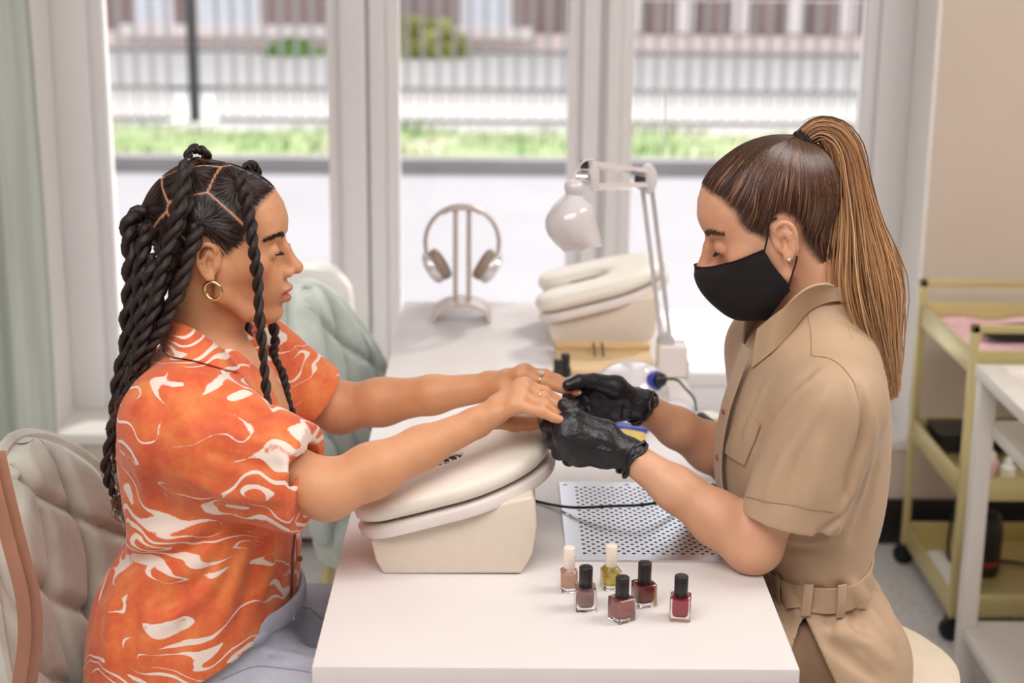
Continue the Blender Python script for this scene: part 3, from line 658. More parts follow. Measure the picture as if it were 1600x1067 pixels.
# things on the trolley
tw = MB(); rows = []
for j in range(20):
    y = cy0+.02+(cy1-cy0-.03)*j/19
    rows.append([(x, y, .652+.005*math.sin(x*40+j)+.004*math.sin(j*1.7)+(.045 if x < cx0+.02 else 0)*max(0, (j-12)/7)) for x in np.linspace(cx0+.008, cx1-.03, 30)])
tw.loft(rows, cap=False, closed=False); tw.loft((np.array(rows)+V(0, 0, -.003))[::-1], cap=False, closed=False); tag(put('pink_towel', tw, M['pink'], o=(1.25, 1.9, .65)), 'pink towel spread over the top tray of the trolley', 'towel')
c = V(1.275, 1.93, .662); b = MB(); b.loft([[c+V(.14*k*math.cos(t), .055*k*math.sin(t), z) for t in np.linspace(0, 2*math.pi, 40, endpoint=False)] for k, z in ((.9, 0), (1, .004), (1, .018), (.94, .021), (.9, .010))]); tag(put('oval_dish', b, M['black'], o=c), 'black oval dish on the pink towel', 'dish')
c = V(1.30, 2.03, .665); b = MB(); b.lathe([(.028, 0), (.031, .005), (.031, .03), (.024, .04)], o=c, n=24); tag(put('glass_jar', b, M['bottle'], o=c), 'small clear jar on the pink towel behind the black dish', 'jar')
c = V(1.283, 1.80, .66); e = empty('pump_bottle', c, 'black pump bottle with a pale label at the trolley edge', 'bottle')
put('body', MB().lathe([(.022, 0), (.024, .004), (.024, .085), (.018, .10), (.009, .105), (.009, .118)], o=c, n=24), M['black'], e); put('pump', MB().tube([c+V(0, 0, .115), c+V(0, 0, .135), c+V(-.02, 0, .14)], .005), M['black'], e)
put('label', MB().lathe([(.0244, .03), (.0244, .07)], o=c, n=24, cap=False), M['paper'], e)
for (x, y, h, m, lb) in [(1.115, 1.88, .085, 'paper', 'white dropper bottle on the middle tray of the trolley'), (1.15, 1.83, .06, 'pink', 'pale pink bottle on the middle tray of the trolley'), (1.18, 1.80, .055, 'paper', 'short white jar on the middle tray of the trolley'), (1.16, 1.93, .07, 'black', 'black bottle on the middle tray of the trolley'), (1.30, 1.80, .06, 'paper', 'white tube on the middle tray behind the white stand')]:
    c = V(x, y, .352); e = empty('cosmetic_bottle', c, lb, 'bottle', 'small cosmetics on the trolley')
    put('body', MB().lathe([(.015, 0), (.017, .003), (.017, h*.6), (.011, h*.68)], o=c, n=18), M[m], e); put('cap', MB().lathe([(.010, h*.68), (.010, h*.85), (.006, h)], o=c, n=18), M['paper' if m != 'black' else 'black'], e)
b = MB().box((1.07, 1.99, .352), (1.30, 2.12, .40)); tag(put('black_box', b, M['black'], bevel=.004, o=(1.18, 2.05, .352)), 'black storage box on the middle tray of the trolley', 'box')
b = MB().box((1.055, 1.73, .071), (1.105, 2.0, .098)); tag(put('paper_roll', b, M['paper'], bevel=.012, seg=3, o=(1.08, 1.86, .07)), 'folded white paper strip in the bottom tray of the trolley', 'paper')
c = V(1.185, 1.92, .069); e = empty('handheld_device', c, 'black hand held device with a cord in the bottom tray', 'device')
put('body', MB().lathe([(.03, 0), (.036, .01), (.036, .12), (.028, .15), (.02, .16)], o=c, n=24), M['black'], e); put('band', MB().lathe([(.0365, .03), (.0365, .04)], o=c, n=24, cap=False), m_liq('red_band', (150, 30, 50)), e)
put('cord', MB().tube(spline([c+V(0, 0, .15), c+V(-.03, .03, .2), c+V(-.07, .05, .14), c+V(-.075, .05, .02), c+V(-.02, .07, .006), c+V(.1, .05, .006), c+V(.15, -.02, .006)], 40), .004, 8), M['rubber'], e)
b = MB().box((1.16, 1.71, .0695), (1.23, 1.74, .083)); tag(put('pink_block', b, M['pink'], bevel=.003, o=(1.2, 1.72, .07)), 'small pink block lying in the bottom tray', 'block')

# white side stand
sd = empty('side_stand', (1.25, 1.2, 0), 'white side stand with two lower shelves beside the gold trolley', 'side table')
sx0, sx1, sy0, sy1 = .998, 1.50, .92, 1.50
for x in (sx0, sx1-.036):
    for y in (sy0, sy1-.036): put('leg', MB().box((x, y, 0), (x+.036, y+.036, .69)), M['white'], sd, .002)
put('top_frame', MB().box((sx0-.004, sy0-.004, .685), (sx0+.05, sy1+.004, .712)).box((sx1-.05, sy0-.004, .685), (sx1+.004, sy1+.004, .712)).box((sx0+.05, sy1-.05, .685), (sx1-.05, sy1+.004, .712)).box((sx0+.05, sy0-.004, .685), (sx1-.05, sy0+.05, .712)), M['white'], sd, .002)
put('top_inset', MB().box((sx0+.05, sy0+.05, .69), (sx1-.05, sy1-.05, .703)), M['leather_base'], sd)
put('shelf', MB().box((sx0+.03, sy0+.002, .565), (sx1-.01, sy1-.004, .592)), M['white'], sd, .002)
put('shelf', MB().box((sx0+.006, sy0+.002, .11), (sx1-.006, sy1-.004, .135)), M['white'], sd, .002)
# stool under the technician
so = V(.515, .52, 0); sto = empty('stool', so, 'round cream leather stool that the technician sits on', 'stool')
put('seat', MB().lathe([(.15, .445), (.185, .45), (.195, .475), (.19, .505), (.17, .52), (.05, .524)], o=so, n=48), M['stool'], sto)
put('column', MB().lathe([(.025, .12), (.025, .45)], o=so, n=20), M['chrome'], sto)
for k in range(5):
    a = k*2*math.pi/5+.3; q = so+V(.24*math.cos(a), .24*math.sin(a), .06)
    put('foot', MB().tube([so+V(0, 0, .12), q], [.02, .014], 10), M['chrome'], sto); put('caster', MB().ell(q+V(0, 0, -.032), (.026, .02, .028)), M['rubber'], sto)

# ------------------------------------------------------------------ smooth solid modelling: blended shapes turned into one mesh
class Fr:
    """a local frame: axes as rows, origin, unit length in metres"""
    def __init__(s, o, f, side, u, sc=.01): s.o = np.asarray(o, float); s.A = np.array([f, side, u], float); s.sc = sc
    def loc(s, p): return (p-s.o)@s.A.T/s.sc
    def world(s, q): return s.o+(np.asarray(q, float)*s.sc)@s.A
    def dirw(s, q): return np.asarray(q, float)@s.A
class Sdf:
    def __init__(s): s.p = []; s.cuts = []; s.shell = None; s.disp = None
    def _add(s, fn, c, r, k, op): s.p.append((fn, np.asarray(c, float), float(r), k, op)); return s
    def cone(s, a, b, ra, rb, k=.01, op='u', fr=None):
        a, b = np.asarray(a, float), np.asarray(b, float); sc = 1
        if fr is not None: a, b, sc = fr.world(a), fr.world(b), fr.sc
        ra, rb, k = ra*sc, rb*sc, k*sc; ba = b-a; L = max(ba@ba, 1e-12)
        def fn(p):
            q = p-a; h = np.clip(q@ba/L, 0, 1); q = q-h[:, None]*ba
            return np.sqrt(np.einsum('ij,ij->i', q, q))-(ra+(rb-ra)*h)
        return s._add(fn, (a+b)/2, np.linalg.norm(ba)/2+max(ra, rb), k, op)
    def capcone(s, a, b, ra, rb, o, n, k=.01, op='u'):
        """round cone cut flat by the plane through o (keeps the side away from n)"""
        a, b, o = np.asarray(a, float), np.asarray(b, float), np.asarray(o, float); n = nrm(n); ba = b-a; L = ba@ba
        def fn(p):
            q = p-a; h = np.clip(q@ba/L, 0, 1); q = q-h[:, None]*ba; return np.maximum(np.sqrt(np.einsum('ij,ij->i', q, q))-(ra+(rb-ra)*h), (p-o)@n)
        return s._add(fn, (a+b)/2, np.linalg.norm(ba)/2+max(ra, rb), k, op)
    def chain(s, pts, rs, k=.01, op='u', fr=None):
        for i in range(len(pts)-1): s.cone(pts[i], pts[i+1], rs[i], rs[i+1], k, op, fr)
        return s
    def ell(s, c, r, k=.01, op='u', fr=None, A=None):
        c = np.asarray(c, float); r = np.asarray(r, float); sc = 1; B = np.eye(3) if A is None else np.asarray(A, float)
        if fr is not None: c = fr.world(c); sc = fr.sc; B = B@fr.A
        r = r*sc; k = k*sc
        def fn(p):
            q = (p-c)@B.T; a = q/r; k0 = np.sqrt(np.einsum('ij,ij->i', a, a)); a = a/r; k1 = np.sqrt(np.einsum('ij,ij->i', a, a))+1e-9
            return k0*(k0-1)/k1
        return s._add(fn, c, r.max(), k, op)
    def zloft(s, rows, k=.01, op='u', fr=None, n=2.2, cap=(0, 0)):
        """stack of super-ellipse slices along the frame's up axis: rows of (z, xc, front, back, half width[, yc])"""
        fr = fr or Fr((0, 0, 0), (1, 0, 0), (0, 1, 0), (0, 0, 1), 1.0)
        R = np.array([list(r)+[0]*(6-len(r)) for r in rows], float); R = R[np.argsort(R[:, 0])]; D = spline(R, 80); D[:, 0] = np.maximum.accumulate(D[:, 0]); sc = fr.sc
        z0, z1 = D[0, 0], D[-1, 0]
        def fn(p):
            q = fr.loc(p); z = np.clip(q[:, 2], z0, z1); g = lambda i: np.interp(z, D[:, 0], D[:, i])
            x = q[:, 0]-g(1); rx = np.where(x > 0, g(2), g(3)); ry = g(4); y = q[:, 1]-g(5)
            rho = (np.abs(x/rx)**n+np.abs(y/ry)**n)**(1/n)
            rad = np.sqrt(x*x+y*y)+1e-9
            d = (rho-1)*np.minimum(np.minimum(rx, ry)*1.15, np.where(rho > 1e-6, rad/np.maximum(rho, 1e-6), rx))
            dz = np.maximum(q[:, 2]-z1, z0-q[:, 2])
            return np.where(dz > 0, np.sqrt(np.maximum(d, 0)**2+dz**2), np.maximum(d, dz))*sc
        lo = np.array([(D[:, 1]-D[:, 3]).min(), (D[:, 5]-D[:, 4]).min(), z0]); hi = np.array([(D[:, 1]+D[:, 2]).max(), (D[:, 5]+D[:, 4]).max(), z1])
        return s._add(fn, fr.world((lo+hi)/2), np.linalg.norm(hi-lo)/2*sc, k*sc, op)
    def ev(s, p, idx=None):
        d = np.full(len(p), .6)
        for i in (range(len(s.p)) if idx is None else idx):
            fn, c, r, k, op = s.p[i]; e = fn(p)
            if op == 'u':
                h = np.clip(.5+.5*(e-d)/k, 0, 1); d = e+(d-e)*h-k*h*(1-h)
            else:
                h = np.clip(.5-.5*(e+d)/k, 0, 1); d = d+(-e-d)*h+k*h*(1-h)
        if s.disp is not None: d = d-s.disp(p)
        if s.shell: d = np.abs(d+s.shell/2)-s.shell/2
        for cf in s.cuts: d = np.maximum(d, cf(p))
        return d
    def grad(s, p, e=.0008):
        g = np.zeros_like(p)
        for o in np.array([(1, 1, 1), (1, -1, -1), (-1, 1, -1), (-1, -1, 1)], float): g += o*s.ev(p+o*e)[:, None]
        return g/(np.linalg.norm(g, axis=1)[:, None]+1e-12)
    def project(s, q, off, it=6, e=.0008):
        for _ in range(it):
            d = s.ev(q); g = np.zeros_like(q)
            for o in np.array([(1, 1, 1), (1, -1, -1), (-1, 1, -1), (-1, -1, 1)], float): g += o*s.ev(q+o*e)[:, None]
            g /= 4*e; q = q-((d-off)/np.maximum(np.einsum('ij,ij->i', g, g), .15))[:, None]*g
        return q
    def mesh(s, h, B=16, safe=1.9):
        C = np.array([q[1] for q in s.p if q[4] == 'u']); Rr = np.array([q[2]+q[3] for q in s.p if q[4] == 'u'])
        lo = (C-Rr[:, None]).min(0)-3*h; hi = (C+Rr[:, None]).max(0)+3*h
        nb = np.ceil((hi-lo)/(h*B)).astype(int); g = np.stack(np.meshgrid(*[np.arange(n) for n in nb], indexing='ij'), -1).reshape(-1, 3)
        ctr = lo+(g+.5)*h*B; d = np.concatenate([s.ev(c_) for c_ in np.array_split(ctr, max(1, len(ctr)//40000))])
        act = g[np.abs(d) < h*B*.87*safe]; rb = h*B*.87
        allc = np.array([q[1] for q in s.p]); allr = np.array([q[2]+q[3] for q in s.p])
        gr = np.stack(np.meshgrid(*[np.arange(B+1)]*3, indexing='ij'), -1).reshape(-1, 3); N = nb*B+2
        keyf = lambda c: (c[:, 0]*N[1]+c[:, 1])*N[2]+c[:, 2]
        corners = np.array([(i, j, k) for i in (0, 1) for j in (0, 1) for k in (0, 1)]); ed = [(a, b) for a in range(8) for b in range(a+1, 8) if np.abs(corners[a]-corners[b]).sum() == 1]
        K, Vx, Q = [], [], []
        for b in act:
            c = lo+(b+.5)*h*B; idx = np.nonzero(np.linalg.norm(allc-c, axis=1) < allr+rb+.02)[0]
            if not len(idx): continue
            D = s.ev(lo+(b*B+gr)*h, idx).reshape((B+1,)*3); ins = D < 0
            if ins.all() or not ins.any(): continue
            cv = np.stack([D[i:i+B, j:j+B, k:k+B] for i, j, k in corners], -1); ci = np.stack([ins[i:i+B, j:j+B, k:k+B] for i, j, k in corners], -1).sum(-1)
            m = (ci > 0) & (ci < 8); cells = np.argwhere(m); vals = cv[m]
            acc = np.zeros((len(cells), 3)); cnt = np.zeros(len(cells))
            for a, e in ed:
                va, ve = vals[:, a], vals[:, e]; x = (va < 0) != (ve < 0); t = np.where(x, va/np.where(x, va-ve, 1), 0)
                acc += np.where(x[:, None], corners[a]+t[:, None]*(corners[e]-corners[a]), 0); cnt += x
            K.append(keyf(cells+b*B)); Vx.append(lo+(cells+b*B+acc/cnt[:, None])*h)
            for ax in range(3):
                sl = [slice(0, B)]*3; s2 = list(sl); s2[ax] = slice(1, B+1); A0 = ins[tuple(sl)]; x = A0 != ins[tuple(s2)]
                pc = np.argwhere(x)
                if not len(pc): continue
                fl = A0[x]; gp = pc+b*B; u, w = [(1, 2), (2, 0), (0, 1)][ax]
                du = np.zeros(3, int); du[u] = 1; dw = np.zeros(3, int); dw[w] = 1
                q = np.stack([keyf(gp-du-dw), keyf(gp-dw), keyf(gp), keyf(gp-du)], 1); q[~fl] = q[~fl][:, ::-1]; Q.append(q)
        K = np.concatenate(K); Vx = np.concatenate(Vx); Q = np.concatenate(Q); o = np.argsort(K); K, Vx = K[o], Vx[o]
        I = np.clip(np.searchsorted(K, Q), 0, len(K)-1); ok = (K[I] == Q).all(1); return Vx, I[ok]
def solid(name, S, h, m, parent, attr=None, safe=1.9, smooth_it=0):
    v, f = S.mesh(h, safe=safe)
    if smooth_it:
        for _ in range(smooth_it):
            acc = np.zeros_like(v); cnt = np.zeros(len(v))
            for a, b in ((0, 1), (1, 2), (2, 3), (3, 0)):
                np.add.at(acc, f[:, a], v[f[:, b]]); np.add.at(acc, f[:, b], v[f[:, a]]); np.add.at(cnt, f[:, a], 1); np.add.at(cnt, f[:, b], 1)
            v = v+.5*(acc/np.maximum(cnt, 1)[:, None]-v)
    org = WL[parent.name]; me = bpy.data.meshes.new(name); n = len(f)
    me.vertices.add(len(v)); me.vertices.foreach_set('co', (v-org).astype(np.float32).ravel())
    me.loops.add(n*4); me.loops.foreach_set('vertex_index', f.astype(np.int32).ravel())
    me.polygons.add(n); me.polygons.foreach_set('loop_start', np.arange(0, n*4, 4, dtype=np.int32)); me.polygons.foreach_set('use_smooth', np.ones(n, bool))
    me.update(calc_edges=True); me.validate(); me.materials.append(m)
    if attr is not None:
        a = me.attributes.new('paint', 'FLOAT_COLOR', 'POINT'); c = np.ones((len(v), 4), np.float32); c[:, :3] = attr(v); a.data.foreach_set('color', c.ravel())
    ob = link(name, me, parent); WL[ob.name] = org; VERT[ob.name] = v; return ob
VERT = {}
def folds(lst):
    """cloth folds as soft ridges (or creases, negative height): (a, b, width, height)"""
    L = [(np.asarray(a, float), np.asarray(b, float), w_, h_) for a, b, w_, h_ in lst]
    def fn(p):
        t = np.zeros(len(p))
        for a, b, w_, h_ in L:
            ba = b-a; q = p-a; h = np.clip(q@ba/(ba@ba), 0, 1); q = q-h[:, None]*ba; d2 = np.einsum('ij,ij->i', q, q)
            t += h_*np.exp(-d2/(w_*w_))*(4*h*(1-h)*.8+.2)
        return t
    return fn
def hit(S_, px, py):
    """first point of a solid seen through picture points (arrays)"""
    px, py = np.atleast_1d(px).astype(float), np.atleast_1d(py).astype(float); d = FW*F+RT*(px-CX)[:, None]-UP*(py-CY)[:, None]; d = nrm_rows(d)
    sv = S_.disp; S_.disp = None; t = np.full(len(px), 1.2)
    for _ in range(90): t = np.minimum(t+np.maximum(S_.ev(CAM+d*t[:, None]), 0)*.7, 4)
    S_.disp = sv; return CAM+d*t[:, None]
def pfolds(S_, lst, n=7):
    """folds drawn over the cloth: (list of picture points, width, height)"""
    out = []
    for pts, w_, h_ in lst:
        q = spline(np.array(pts, float), n); p = hit(S_, q[:, 0], q[:, 1]); out.append((p, w_, h_))
    def fn(x):
        t = np.zeros(len(x)); c = x.mean(0)
        for p, w_, h_ in out:
            if np.min(np.linalg.norm(p-c, axis=1)) > .16 and len(x) < 6000: continue
            best = np.full(len(x), 9.); wt = np.zeros(len(x))
            for i in range(len(p)-1):
                ba = p[i+1]-p[i]; q = x-p[i]; h = np.clip(q@ba/(ba@ba), 0, 1); q = q-h[:, None]*ba; d2 = np.einsum('ij,ij->i', q, q); m = d2 < best; best = np.where(m, d2, best); u = (i+h)/(len(p)-1); wt = np.where(m, .15+.85*np.sin(math.pi*np.clip(u, 0, 1))**.7, wt)
            t += 1.3*h_*np.exp(-best/(w_*w_))*wt
        return t
    return fn
def nrm_rows(v): return v/(np.linalg.norm(v, axis=1)[:, None]+1e-12)
def plane(o, n):
    o, n = np.asarray(o, float), nrm(n)
    return lambda p: (p-o)@n
def tubes(mb, paths, radii, n=4):
    for p, r in zip(paths, radii): mb.tube(p, r, n, cap=False)
def fast_tubes(name, paths, radii, m, parent, n=4, attr=None, uv=True):
    """many thin tubes as one mesh; paths (S,K,3), radii (S,K); attr (S,K) lands in the point attribute 'strand'"""
    paths = np.asarray(paths, float); S_, K_, _ = paths.shape; T = np.gradient(paths, axis=1); T /= np.linalg.norm(T, axis=2, keepdims=True)+1e-12
    ref = np.array([.31, -.87, .38]); N = np.cross(T, ref); N /= np.linalg.norm(N, axis=2, keepdims=True)+1e-9; Bn = np.cross(T, N)
    a = np.linspace(0, 2*math.pi, n, endpoint=False)
    v = paths[:, :, None]+np.asarray(radii)[:, :, None, None]*(np.cos(a)[None, None, :, None]*N[:, :, None]+np.sin(a)[None, None, :, None]*Bn[:, :, None])
    i = np.arange(S_)[:, None, None]; k = np.arange(K_-1)[None, :, None]; j = np.arange(n)[None, None, :]; jn = (j+1) % n; b = (i*K_+k)*n
    f = np.stack([b+j, b+jn, b+n+jn, b+n+j], -1).reshape(-1, 4); v = v.reshape(-1, 3); org = WL[parent.name]
    me = bpy.data.meshes.new(name); q = len(f); me.vertices.add(len(v)); me.vertices.foreach_set('co', (v-org).astype(np.float32).ravel())
    me.loops.add(q*4); me.loops.foreach_set('vertex_index', f.astype(np.int32).ravel()); me.polygons.add(q)
    me.polygons.foreach_set('loop_start', np.arange(0, q*4, 4, dtype=np.int32)); me.polygons.foreach_set('use_smooth', np.ones(q, bool)); me.update(calc_edges=True)
    if attr is not None:
        at = me.attributes.new('strand', 'FLOAT', 'POINT'); at.data.foreach_set('value', np.repeat(np.asarray(attr, np.float32).reshape(-1), n))
    me.materials.append(m); ob = link(name, me, parent); WL[ob.name] = org; return ob

# ------------------------------------------------------------------ people: shared pieces
def head_prims(S, fr, lids=.35, mouth=True):
    """a head in centimetres: x to the face, y to the side, z up, origin between the ears"""
    S.ell((-1.5, 0, 4.2), (9.2, 7.0, 7.7), 1.0, fr=fr); S.ell((2.8, 0, 5.2), (5.1, 6.1, 5.0), 1.5, fr=fr)
    rows = [(7.0, 2.6, 4.6, 3.5, 5.6), (5.6, 2.6, 5.5, 3.5, 6.2), (4.1, 2.6, 5.65, 3.5, 6.35), (2.7, 2.6, 5.25, 3.5, 6.4), (1.2, 2.6, 5.2, 3.4, 6.45), (-.6, 2.6, 5.5, 3.2, 6.3), (-2.2, 2.7, 6.0, 2.8, 6.0), (-3.6, 2.9, 6.15, 2.6, 5.3), (-4.8, 3.1, 5.95, 2.5, 4.8), (-6.2, 3.4, 5.2, 2.4, 4.2), (-7.6, 3.9, 4.6, 2.2, 3.3), (-8.6, 4.3, 3.6, 2.0, 2.5), (-9.0, 4.5, 2.3, 1.6, 1.6)]
    S.zloft(rows, 1.2, fr=fr, n=2.15)
    for y in (-1, 1):
        S.ell((4.9, y*4.85, -.5), (2.1, 1.3, 1.5), 1.4, fr=fr)                                          # cheekbone
        S.chain([(.6, y*5.5, -1.0), (1.2, y*4.85, -4.9), (4.6, y*3.2, -7.3), (7.0, y*1.3, -8.1)], [1.0, .95, .9, .9], 1.3, fr=fr)   # jaw
        S.ell((6.55, y*2.6, 3.6), (1.0, 2.0, .7), 1.2, fr=fr)                                            # brow
    S.ell((7.3, 0, -7.7), (1.35, 1.7, 1.25), .9, fr=fr)                                                # chin
    for y in (-1, 1): S.ell((8.65, y*3.5, 1.40), (1.6, 2.3, 1.05), 1.0, 's', fr=fr)                   # eye hollows
    S.chain([(7.25, 0, 3.0), (8.35, 0, 1.2), (9.95, 0, -1.0)], [.72, .72, .88], .7, fr=fr)              # nose
    S.ell((10.1, 0, -1.15), (.95, .95, .82), .5, fr=fr); S.chain([(7.2, 0, 1.6), (8.5, 0, -1.3)], [.75, .95], .5, fr=fr)
    for y in (-1, 1):
        S.ell((8.95, y*1.15, -1.75), (1.0, .62, .72), .45, fr=fr)
        S.ell((9.55, y*.62, -2.5), (.6, .28, .42), .25, 's', fr=fr)
    if mouth:
        S.ell((8.55, 0, -4.05), (1.35, 2.05, .62), .45, fr=fr); S.ell((8.45, 0, -5.45), (1.38, 1.75, .68), .45, fr=fr)
        S.ell((9.75, 0, -4.78), (1.0, 2.35, .13), .22, 's', fr=fr)
    for y in (-1, 1):                                                                                  # eyelids round the eyeball
        c = np.array((6.75, y*3.05, 1.25)); R = 1.28
        def lid(up, c=c):
            cw = fr.world(c); nu = fr.dirw(nrm(np.array((math.sin(lids), 0, math.cos(lids))) if up else np.array((.1, 0, -1.0)))); off = (.0 if up else .86)*fr.sc
            def fn(p):
                q = p-cw; ys = (q@fr.A[1])/(R*fr.sc); return np.maximum(np.sqrt(np.einsum('ij,ij->i', q, q))-R*fr.sc, off-q@nu-.62*ys*ys*R*fr.sc)
            return fn
        S._add(lid(True), fr.world(c), R*fr.sc, .28*fr.sc, 'u'); S._add(lid(False), fr.world(c), R*fr.sc, .28*fr.sc, 'u')
    for y in (-1, 1):                                                                                  # ears
        es = .86; E = lambda a, d, c: (-.3+(a+.3)*es, y*(6.75+d*.95), -.3+(c+.3)*es)
        S.ell(E(-.55, .15, -.1), (1.5, .5, 2.5), .5, fr=fr, A=roty(math.radians(-14)))
        h = [(.35, .35, 1.0), (.35, .75, 2.05), (-.35, 1.0, 2.75), (-1.35, 1.15, 2.75), (-2.15, 1.2, 1.9), (-2.3, 1.15, .6), (-1.9, 1.0, -.8), (-1.2, .8, -1.9), (-.4, .65, -2.6)]
        hs_ = spline([E(a, b, c) for a, b, c in h], 22); S.chain(hs_.tolist(), [.30]*22, .16, fr=fr)
        S.ell(E(-.15, .6, -2.55), (.62, .36, .72), .35, fr=fr)
        S.ell(E(-.35, 1.0, -.35), (.72, .85, 1.0), .2, 's', fr=fr)
        S.ell(E(-.65, 1.2, 1.45), (.62, .6, .62), .2, 's', fr=fr)
        S.chain([E(-.9, .72, 1.3), E(-1.35, .8, .3), E(-1.05, .7, -1.1), E(-.3, .55, -1.65)], [.26, .28, .26, .22], .3, fr=fr)
        S.ell(E(.45, .25, -.5), (.4, .42, .62), .25, fr=fr)
def scalp_mask(q, shift=0.0):
    """1 where hair grows, q in head centimetres"""
    poly = np.array([(9.2, 11.5), (6.4, 9.3), (5.0, 7.6), (4.0, 5.6), (4.0, 4.0), (3.4, 2.6), (2.2, 1.6), (1.5, .4), (1.1, 2.2), (.2, 3.1), (-1.4, 3.4), (-2.5, 2.4), (-2.9, .6), (-2.9, -1.5), (-3.4, -4.0), (-4.2, -6.0), (-9.0, -7.0), (-14, -5), (-14, 15), (5, 15)])+np.array((shift, 0))
    x, z = q[:, 0], q[:, 2]; ins = np.zeros(len(q), bool); j = len(poly)-1
    lift = np.clip((3.2-np.abs(q[:, 1]))/3.2, 0, 1)*.0
    for i in range(len(poly)):
        (xi, zi), (xj, zj) = poly[i], poly[j]
        c = ((zi > z) != (zj > z)) & (x < (xj-xi)*(z-zi)/(zj-zi+1e-12)+xi+lift); ins ^= c; j = i
    return ins
def soft_scalp(q):
    """hair cover with a feathered hairline"""
    return sum(scalp_mask(q+np.array(o)).astype(float) for o in ((0, 0, 0), (.25, 0, .1), (-.25, 0, -.1), (.1, 0, -.25), (-.1, 0, .3), (.5, 0, .1), (-.45, 0, 0)))/7
def hand_prims(S, wrist, mcps, fingers, thumb, rw=.021, rf=.0083, grow=0.0, palm=.0125, k=.009):
    """palm and five fingers through world points; every finger is [mcp, pip, dip, tip]"""
    for i, m in enumerate(mcps): S.cone(wrist, m, rw*.72+grow, palm-.0012*abs(i-1)+grow, k)
    for i in range(3): S.cone(mcps[i], mcps[i+1], palm-.002+grow, palm-.002+grow, k)
    for i in range(3): S.cone((np.asarray(wrist)+mcps[i])/2, (np.asarray(wrist)+mcps[i+1])/2, palm+grow, palm+grow, k)
    sc = [1.0, 1.04, 1.0, .86]
    for i, f in enumerate(fingers):
        r = rf*sc[i]; pts = [mcps[i]]+list(f); rs = [r*1.16, r*1.06, r*.95, r*.80][:len(pts)]
        for j in range(len(pts)-1): S.cone(pts[j], pts[j+1], rs[j]+grow, rs[j+1]+grow, .0045 if j == 0 else .0016)
        S.ell(pts[1], np.array([1, 1, 1])*(r*1.12+grow), .003)
    r = rf*1.06; rs = [palm*.98, r*1.25, r*1.06, r*.86]; S.cone(wrist, thumb[0], rw*.75+grow, palm+grow, k)
    for j in range(len(thumb)-1): S.cone(thumb[j], thumb[j+1], rs[j]+grow, rs[j+1]+grow, .006 if j == 0 else .0025)
def nails(parent, tips, m):
    for dip, tip, upv in tips:
        t = nrm(tip-dip); u = nrm(np.asarray(upv)-t*np.dot(upv, t)); sd_ = np.cross(t, u); c = tip+u*.0056+t*.0012
        rg = []
        for s in np.linspace(-1, 1, 9):
            w_ = .0046*(1-abs(s)**3.2*.55); rg.append([c+t*(s*.0062)+sd_*(w_*a)-u*(.0024*a*a+.0012*max(0, s)**2) for a in np.linspace(-1, 1, 7)])
        mb = MB(); mb.loft(rg, cap=False, closed=False); mb.loft((np.array(rg)-u*.0007)[::-1], cap=False, closed=False); put('nail', mb, m, parent)
def eye(parent, fr, y, gaze, m):
    c = fr.world((6.75, y*3.05, 1.25)); mb = MB(); mb.ell((0, 0, 0), (.0113*fr.sc/.01,)*3, 32, 24)
    g = nrm(gaze); e1 = nrm(np.cross((0, 1, 0.01), g)); e2 = np.cross(g, e1); A = np.c_[e1, e2, g]; mb.v = [v@A.T for v in mb.v]
    o = bpy.data.objects.new('eye', mesh('eye', np.vstack(mb.v), mb.f, m)); COL.objects.link(o); o.parent = parent; o.location = c-WL[parent.name]
    at = o.data.attributes.new('iris', 'FLOAT', 'POINT'); vv = np.array([v.co for v in o.data.vertices]); at.data.foreach_set('value', (nrm_rows(vv)@g).astype(np.float32)); WL[o.name] = c; return o
def nrm_rows(v): return v/(np.linalg.norm(v, axis=1)[:, None]+1e-12)
def m_eye():
    t = NT('eye_surface'); a = t.n('ShaderNodeAttribute'); a.attribute_name = 'iris'
    t.l(t.ramp(a.outputs['Fac'], [(.0, srgb(226, 216, 210)), (.86, srgb(226, 216, 210)), (.875, srgb(70, 44, 28)), (.955, srgb(58, 36, 22)), (.965, srgb(8, 6, 6)), (1, srgb(8, 6, 6))]), t.b.inputs['Base Color'])
    t.set(Roughness=.08); t.b.inputs['Coat Weight'].default_value = 1; return t.m
def m_skin(name, base, dark, lips, scalp):
    t = NT(name); co = t.coord(); a = t.noise(co, 14, 4, .55); f = t.noise(co, 900, 2)
    at = t.n('ShaderNodeAttribute'); at.attribute_name = 'paint'; sp = t.n('ShaderNodeSeparateColor'); t.l(at.outputs['Color'], sp.inputs[0])
    c = t.ramp(a, [(.3, srgb(*dark)), (.65, srgb(*base))])
    c = t.mix(t.math('MULTIPLY', sp.outputs[2], .45), c, srgb(206, 118, 96))
    c = t.mix(sp.outputs[0], c, srgb(*lips)); c = t.mix(sp.outputs[1], c, srgb(*scalp))
    t.l(c, t.b.inputs['Base Color']); t.set(Roughness=.48); t.b.inputs['Specular IOR Level'].default_value = .4
    t.b.inputs['Subsurface Weight'].default_value = .12; t.b.inputs['Subsurface Radius'].default_value = (.012, .005, .003); t.b.inputs['Subsurface Scale'].default_value = .6
    t.bump(f, .10, .0006); return t.m
def m_hair(name, root, mid, tip, rough=.38):
    t = NT(name); a = t.n('ShaderNodeAttribute'); a.attribute_name = 'strand'; t.l(t.ramp(a.outputs['Fac'], [(0, srgb(*root)), (.5, srgb(*mid)), (1, srgb(*tip))]), t.b.inputs['Base Color'])
    t.set(Roughness=rough); t.b.inputs['Specular IOR Level'].default_value = .45; return t.m
